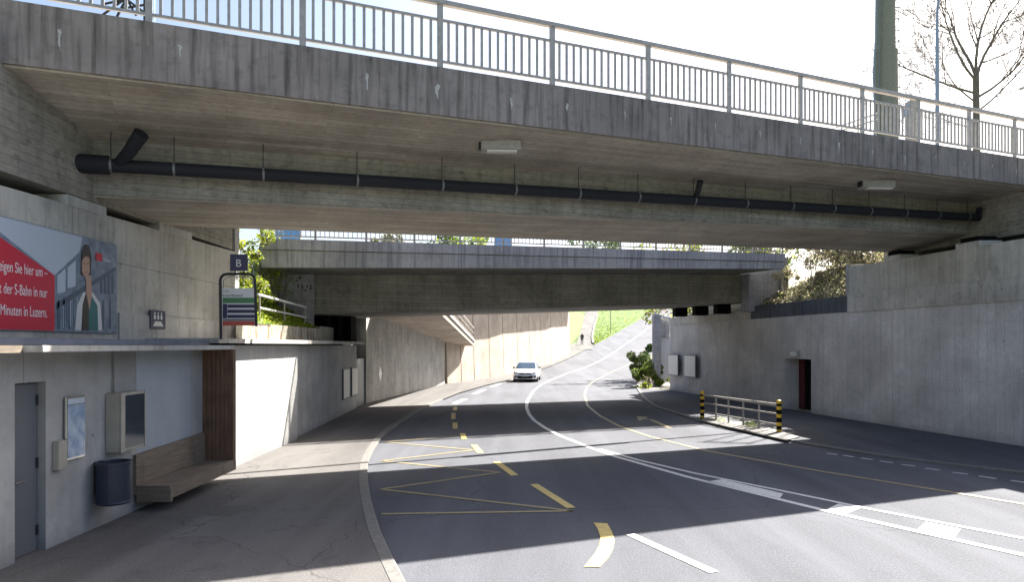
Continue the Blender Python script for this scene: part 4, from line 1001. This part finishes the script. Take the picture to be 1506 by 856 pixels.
for a, b in (((148, -30), (218, 22)), ((150, 22), (216, -26)), ((165, -40), (200, 22)), ((168, 14), (215, 6)), ((150, 6), (212, -8)), ((172, 24), (205, -40))): obj('strut', MB().tube([W(*a, 14.6), W(*b, 14.6)], .025, 6), M['darksteel'], lt)

def bare_tree(x, y, z, label, H=16, seed=3):
    rnd = random.Random(seed); r_ = root('bare_tree', label, 'tree', (x, y, z)); tr = MB(); br = MB()
    def grow(p, d, ln, r, lev, mb):
        pts = [p]; rs = [r]; n = 5 if lev < 3 else 3
        for k in range(n):
            d = (d+Vector((rnd.gauss(0, .10), rnd.gauss(0, .10), .06 if lev else 0))).normalized(); p = p+d*ln/n; pts.append(p); rs.append(max(r*(1-.6*(k+1)/n), .011))
        mb.tube(pts, rs, 8 if lev == 0 else (5 if lev < 3 else 3), caps=False)
        if lev >= 5 or p.z > z+29: return
        m = [0, 6, 5, 5, 4][lev] if lev else 0
        for k in range(m):
            t_ = rnd.uniform(.25, .95); i = min(int(t_*n), n-1); q = pts[i].lerp(pts[i+1], t_*n-i)
            ax = d.orthogonal().normalized(); ax = Matrix.Rotation(rnd.uniform(0, 6.28), 3, d) @ ax
            nd = (d*math.cos(.75)+ax*math.sin(.75)*1.1).normalized()
            grow(q, nd, ln*rnd.uniform(.42, .66), rs[i]*.58, lev+1, br)
        grow(pts[-1], (d+Vector((rnd.gauss(0, .25), rnd.gauss(0, .25), .1))).normalized(), ln*.62, rs[-1]*.9, lev+1, br)
    base = Vector((x, y, z)); top = base+Vector((-.1, 0, H*.46))
    tr.tube([base, base.lerp(top, .5)+Vector((.06, 0, 0)), top], [.5, .32, .25], 12)
    obj('trunk', tr, M['bark'], r_)
    for px, zf, dd, ln, rr in ((0, 1., (-.25, .1, 1), 4.6, .15), (0, 1., (.1, -.1, 1), 4.8, .15), (0, .98, (.45, .2, 1), 5.2, .15), (0, .98, (-.75, 0, .75), 4.8, .13), (0, .93, (-.95, .2, .38), 5.2, .12), (0, .91, (.95, .1, .55), 5.0, .13), (0, .89, (-.8, -.3, .25), 3.6, .09), (0, .85, (.85, -.3, .5), 4.2, .10), (0, .78, (-.8, .3, .45), 3.6, .08)):
        grow(base.lerp(top, zf), Vector(dd).normalized(), ln*1.5, rr*.95, 1, br)
    obj('crown', br, M['bark'], r_)
bare_tree((1437-753)*60/1004, 60, 5, 'large bare tree with fine spreading twigs at the upper right', 46)

# trees seen through the second railing
def tree(x, y, z, h, rad, label, mats, wts, n=2600, ls=.16):
    r_ = root('tree', label, 'tree', (x, y, z), 'trees beyond the second bridge')
    mb = MB().tube([(x, y, z-1), (x+.1, y, z+h*.35), (x, y, z+h*.8)], [.25, .18, .06], 8)
    cs = [(x+random.gauss(0, rad*.45), y+random.gauss(0, rad*.45), z+h*random.uniform(.3, .97), rad*random.uniform(.25, .45)) for _ in range(22)]
    for c in cs[:9]: mb.tube([(x, y, z+h*.35), (x+(c[0]-x)*.5, y+(c[1]-y)*.5, z+(c[2]-z)*.7), c[:3]], [.1, .06, .02], 5)
    obj('trunk', mb, M['bark'], r_)
    leaves('crown', clumps(cs, rad*.3), n, ls, mats, r_, wts=wts)
for px, Y, h, rad, lb, m_, wts in ((655, 58, 6.6, 2.6, 'dark green tree seen through the railing above the middle of the second bridge', DG, (4, 4, 1)),
        (690, 66, 7.0, 2.2, 'yellow green tree right beside the dark one above the second bridge', DG, (0, 3, 5)),
        (880, 240, 22., 9.0, 'grey green tree seen through the railing right of centre', DG, (2, 5, 1)),
        (1010, 52, 9.2, 2.6, 'brown and yellow budding tree behind the right half of the second railing', [M['leafbr'], M['leafg'], M['leafyg']], (3, 2, 3)),
        (1120, 46, 5.2, 2.4, 'low leafy tree behind the right end of the second railing', [M['leafbr'], M['leafg'], M['leafyg']], (3, 3, 2)),
        (560, 62, 6.2, 1.8, 'thin twiggy tree left of the dark tree above the second bridge', [M['leafbr'], M['leafg'], M['leafd']], (4, 1, 2))):
    x = (px-753)*Y/1004; top = 2.5+(508-345)*Y/1004; tree(x, Y, top-h, h, rad, lb, m_, wts, ls=.16 if Y < 100 else .5)
# lamp posts and edging on the far lawn
for px, y0, y1, lb in ((898, 440, 483, 'thin grey pole on the far sunlit lawn'), ):
    q = W(px, y1, 118); tag(obj('pole', MB().tube([(q.x, 118, g(118)-.1), (q.x, 118, g(118)+7)], .07, 8), M['galv']), lb, 'pole')

# ---------------------------------------------------------------- white car
def car():
    r_ = root('parked_car' if False else 'car', 'white hatchback car driving towards the viewer on the sunlit road', 'car', (1.08, 48.0, g(48)), rz=math.radians(-6)); r_.scale = (.94, .94, .94)
    body = MB(); st_ = [(-2.12, .62, .30, .52, .50), (-2.05, .78, .22, .66, .64), (-1.85, .86, .19, .76, .72), (-1.3, .88, .18, .90, .84), (-.95, .89, .18, .97, .90), (0, .89, .18, .96, .92), (1.0, .89, .18, .98, .93), (1.75, .88, .20, 1.0, .95), (2.02, .82, .28, .96, .90), (2.10, .70, .38, .88, .84)]
    rings = []
    for y, hw, z0, zc, ze in st_:
        rings.append([(-hw*.93, y, z0), (hw*.93, y, z0), (hw, y, z0+.18), (hw*1.01, y, (z0+ze)/2+.05), (hw*.97, y, ze), (hw*.80, y, zc), (0, y, zc+.02), (-hw*.80, y, zc), (-hw*.97, y, ze), (-hw*1.01, y, (z0+ze)/2+.05), (-hw, y, z0+.18)])
    body.loft(rings); 
    bo = obj('body', body, M['carwhite'], r_, smooth=True, local=True)
    def cab(y0, y1, y2, y3, zb_, zt__, wb, wt):
        return [[(-wb, y0, zb_), (wb, y0, zb_), (wb, y3, zb_), (-wb, y3, zb_)], [(-wt-.07, y1-.1, zt__-.06), (wt+.07, y1-.1, zt__-.06), (wt+.07, y2+.1, zt__-.06), (-wt-.07, y2+.1, zt__-.06)], [(-wt, y1, zt__), (wt, y1, zt__), (wt, y2, zt__), (-wt, y2, zt__)], [(-wt*.6, y1+.3, zt__+.035), (wt*.6, y1+.3, zt__+.035), (wt*.6, y2-.3, zt__+.035), (-wt*.6, y2-.3, zt__+.035)]]
    obj('cabin', MB().loft(cab(-1.12, -.35, 1.35, 1.9, .88, 1.43, .80, .58)), M['carwhite'], r_, local=True, smooth=False, bevel=.02)
    def lerp3(a, b, t): return tuple(a[i]+(b[i]-a[i])*t for i in range(3))
    ws = [(-.72, -1.10, .955), (.72, -1.10, .955), (.60, -.47, 1.36), (-.60, -.47, 1.36)]
    obj('windscreen', MB().prism([(x, y-.02, z+.012) for x, y, z in ws], (0, -.012, .012)), M['carglass'], r_, local=True)
    for s_ in (-1, 1):
        obj('side_window', MB().prism([(s_*.795, -.82, .98), (s_*.795, 1.45, .98), (s_*.655, 1.15, 1.35), (s_*.655, -.30, 1.35)], (s_*.02, 0, 0)), M['carglass'], r_, local=True)
        hl = MB().prism([(s_*.50, -2.13, .60), (s_*.80, -2.0, .62), (s_*.84, -1.92, .74), (s_*.62, -2.02, .72)], (0, .12, 0)); obj('headlight', hl, M['glass'], r_, local=True)
        obj('fog_lamp', MB().prism([(s_*.62, -2.14, .34), (s_*.78, -2.09, .34), (s_*.78, -2.07, .44), (s_*.64, -2.13, .46)], (0, .08, 0)), M['black'], r_, local=True)
        mi = obj('mirror', MB().loft([[(s_*.86, -.78, .95), (s_*1.02, -.76, .95), (s_*1.02, -.76, 1.07), (s_*.88, -.78, 1.07)], [(s_*.86, -.62, .96), (s_*1.0, -.64, .96), (s_*1.0, -.64, 1.06), (s_*.88, -.62, 1.06)]]), M['black'], r_, local=True, bevel=.01)
        for y in (-1.35, 1.28):
            wh = obj('wheel', MB().tube([(s_*.70, y, .31), (s_*.895, y, .31)], .315, 20), M['rubber'], r_, local=True)
            obj('rim', MB().tube([(s_*.89, y, .31), (s_*.905, y, .31)], .2, 12), M['clamp'], wh, local=True)
    obj('grille', MB().prism([(-.45, -2.145, .55), (.45, -2.145, .55), (.48, -2.12, .63), (-.48, -2.12, .63)], (0, .1, 0)), M['black'], r_, local=True)
    obj('bumper_intake', MB().prism([(-.50, -2.165, .28), (.50, -2.165, .28), (.60, -2.15, .44), (-.60, -2.15, .44)], (0, .1, 0)), M['black'], r_, local=True)
    obj('licence_plate', MB().box(-.26, .26, -2.18, -2.16, .42, .52), M['signwhite'], r_, local=True)
    obj('underbody', MB().box(-.8, .8, -1.95, 1.9, .14, .22), M['black'], r_, local=True)
    obj('badge', MB().tube([(0, -2.15, .60), (0, -2.165, .60)], .05, 12), M['chrome'], r_, local=True)
car()

# ---------------------------------------------------------------- person walking on the path
def person():
    P = Vector((W(856, 507, 97).x, 97, g(97)+.07))
    o = root('person', 'person in dark clothes walking on the far path beside the lawn', 'person', P)
    bm = bmesh.new(); sl = bm.verts.layers.skin.verify()
    J = {}
    def v(n, co, r): x = bm.verts.new(co); x[sl].radius = (r, r*.8); J[n] = x
    v('pel', (0, 0, .95), .15); v('ch', (0, -.02, 1.25), .17); v('nk', (0, -.02, 1.48), .07); v('hd', (0, -.04, 1.60), .10); v('top', (0, -.03, 1.70), .08)
    for s_, n in ((-1, 'l'), (1, 'r')):
        v('hp'+n, (s_*.09, 0, .88), .11); v('kn'+n, (s_*.10, -s_*.14, .49), .075); v('an'+n, (s_*.10, -s_*.16+.08, .09), .05); v('ft'+n, (s_*.11, -s_*.16-.10, .04), .045)
        v('sh'+n, (s_*.19, -.01, 1.40), .075); v('el'+n, (s_*.25, .03+s_*.06, 1.14), .055); v('wr'+n, (s_*.24, -.06+s_*.12, .90), .04); v('ha'+n, (s_*.24, -.08+s_*.13, .80), .04)
    for a, b in (('pel', 'ch'), ('ch', 'nk'), ('nk', 'hd'), ('hd', 'top')): bm.edges.new((J[a], J[b]))
    for n in 'lr':
        for a, b in (('pel', 'hp'+n), ('hp'+n, 'kn'+n), ('kn'+n, 'an'+n), ('an'+n, 'ft'+n), ('ch', 'sh'+n), ('sh'+n, 'el'+n), ('el'+n, 'wr'+n), ('wr'+n, 'ha'+n)): bm.edges.new((J[a], J[b]))
    J['pel'][sl].use_root = True
    me = bpy.data.meshes.new('b'); bm.to_mesh(me); bm.free(); t_ = bpy.data.objects.new('b', me); bpy.context.scene.collection.objects.link(t_)
    t_.modifiers.new('s', 'SKIN'); t_.modifiers.new('u', 'SUBSURF').levels = 2
    dg = bpy.context.evaluated_depsgraph_get(); m2 = bpy.data.meshes.new_from_object(t_.evaluated_get(dg)); bpy.data.objects.remove(t_)
    m2.materials.clear(); m2.name = 'body'; [m2.materials.append(M[k]) for k in ('cloth', 'skin', 'phair')]
    for p in m2.polygons:
        c = p.center; p.use_smooth = True
        p.material_index = 2 if (c.z > 1.62 or (c.z > 1.5 and c.y > -.02)) else (1 if c.z > 1.47 or (abs(c.x) > .19 and c.z < .88) else 0)
    b = bpy.data.objects.new('body', m2); C.objects.link(b); b.parent = o
person()
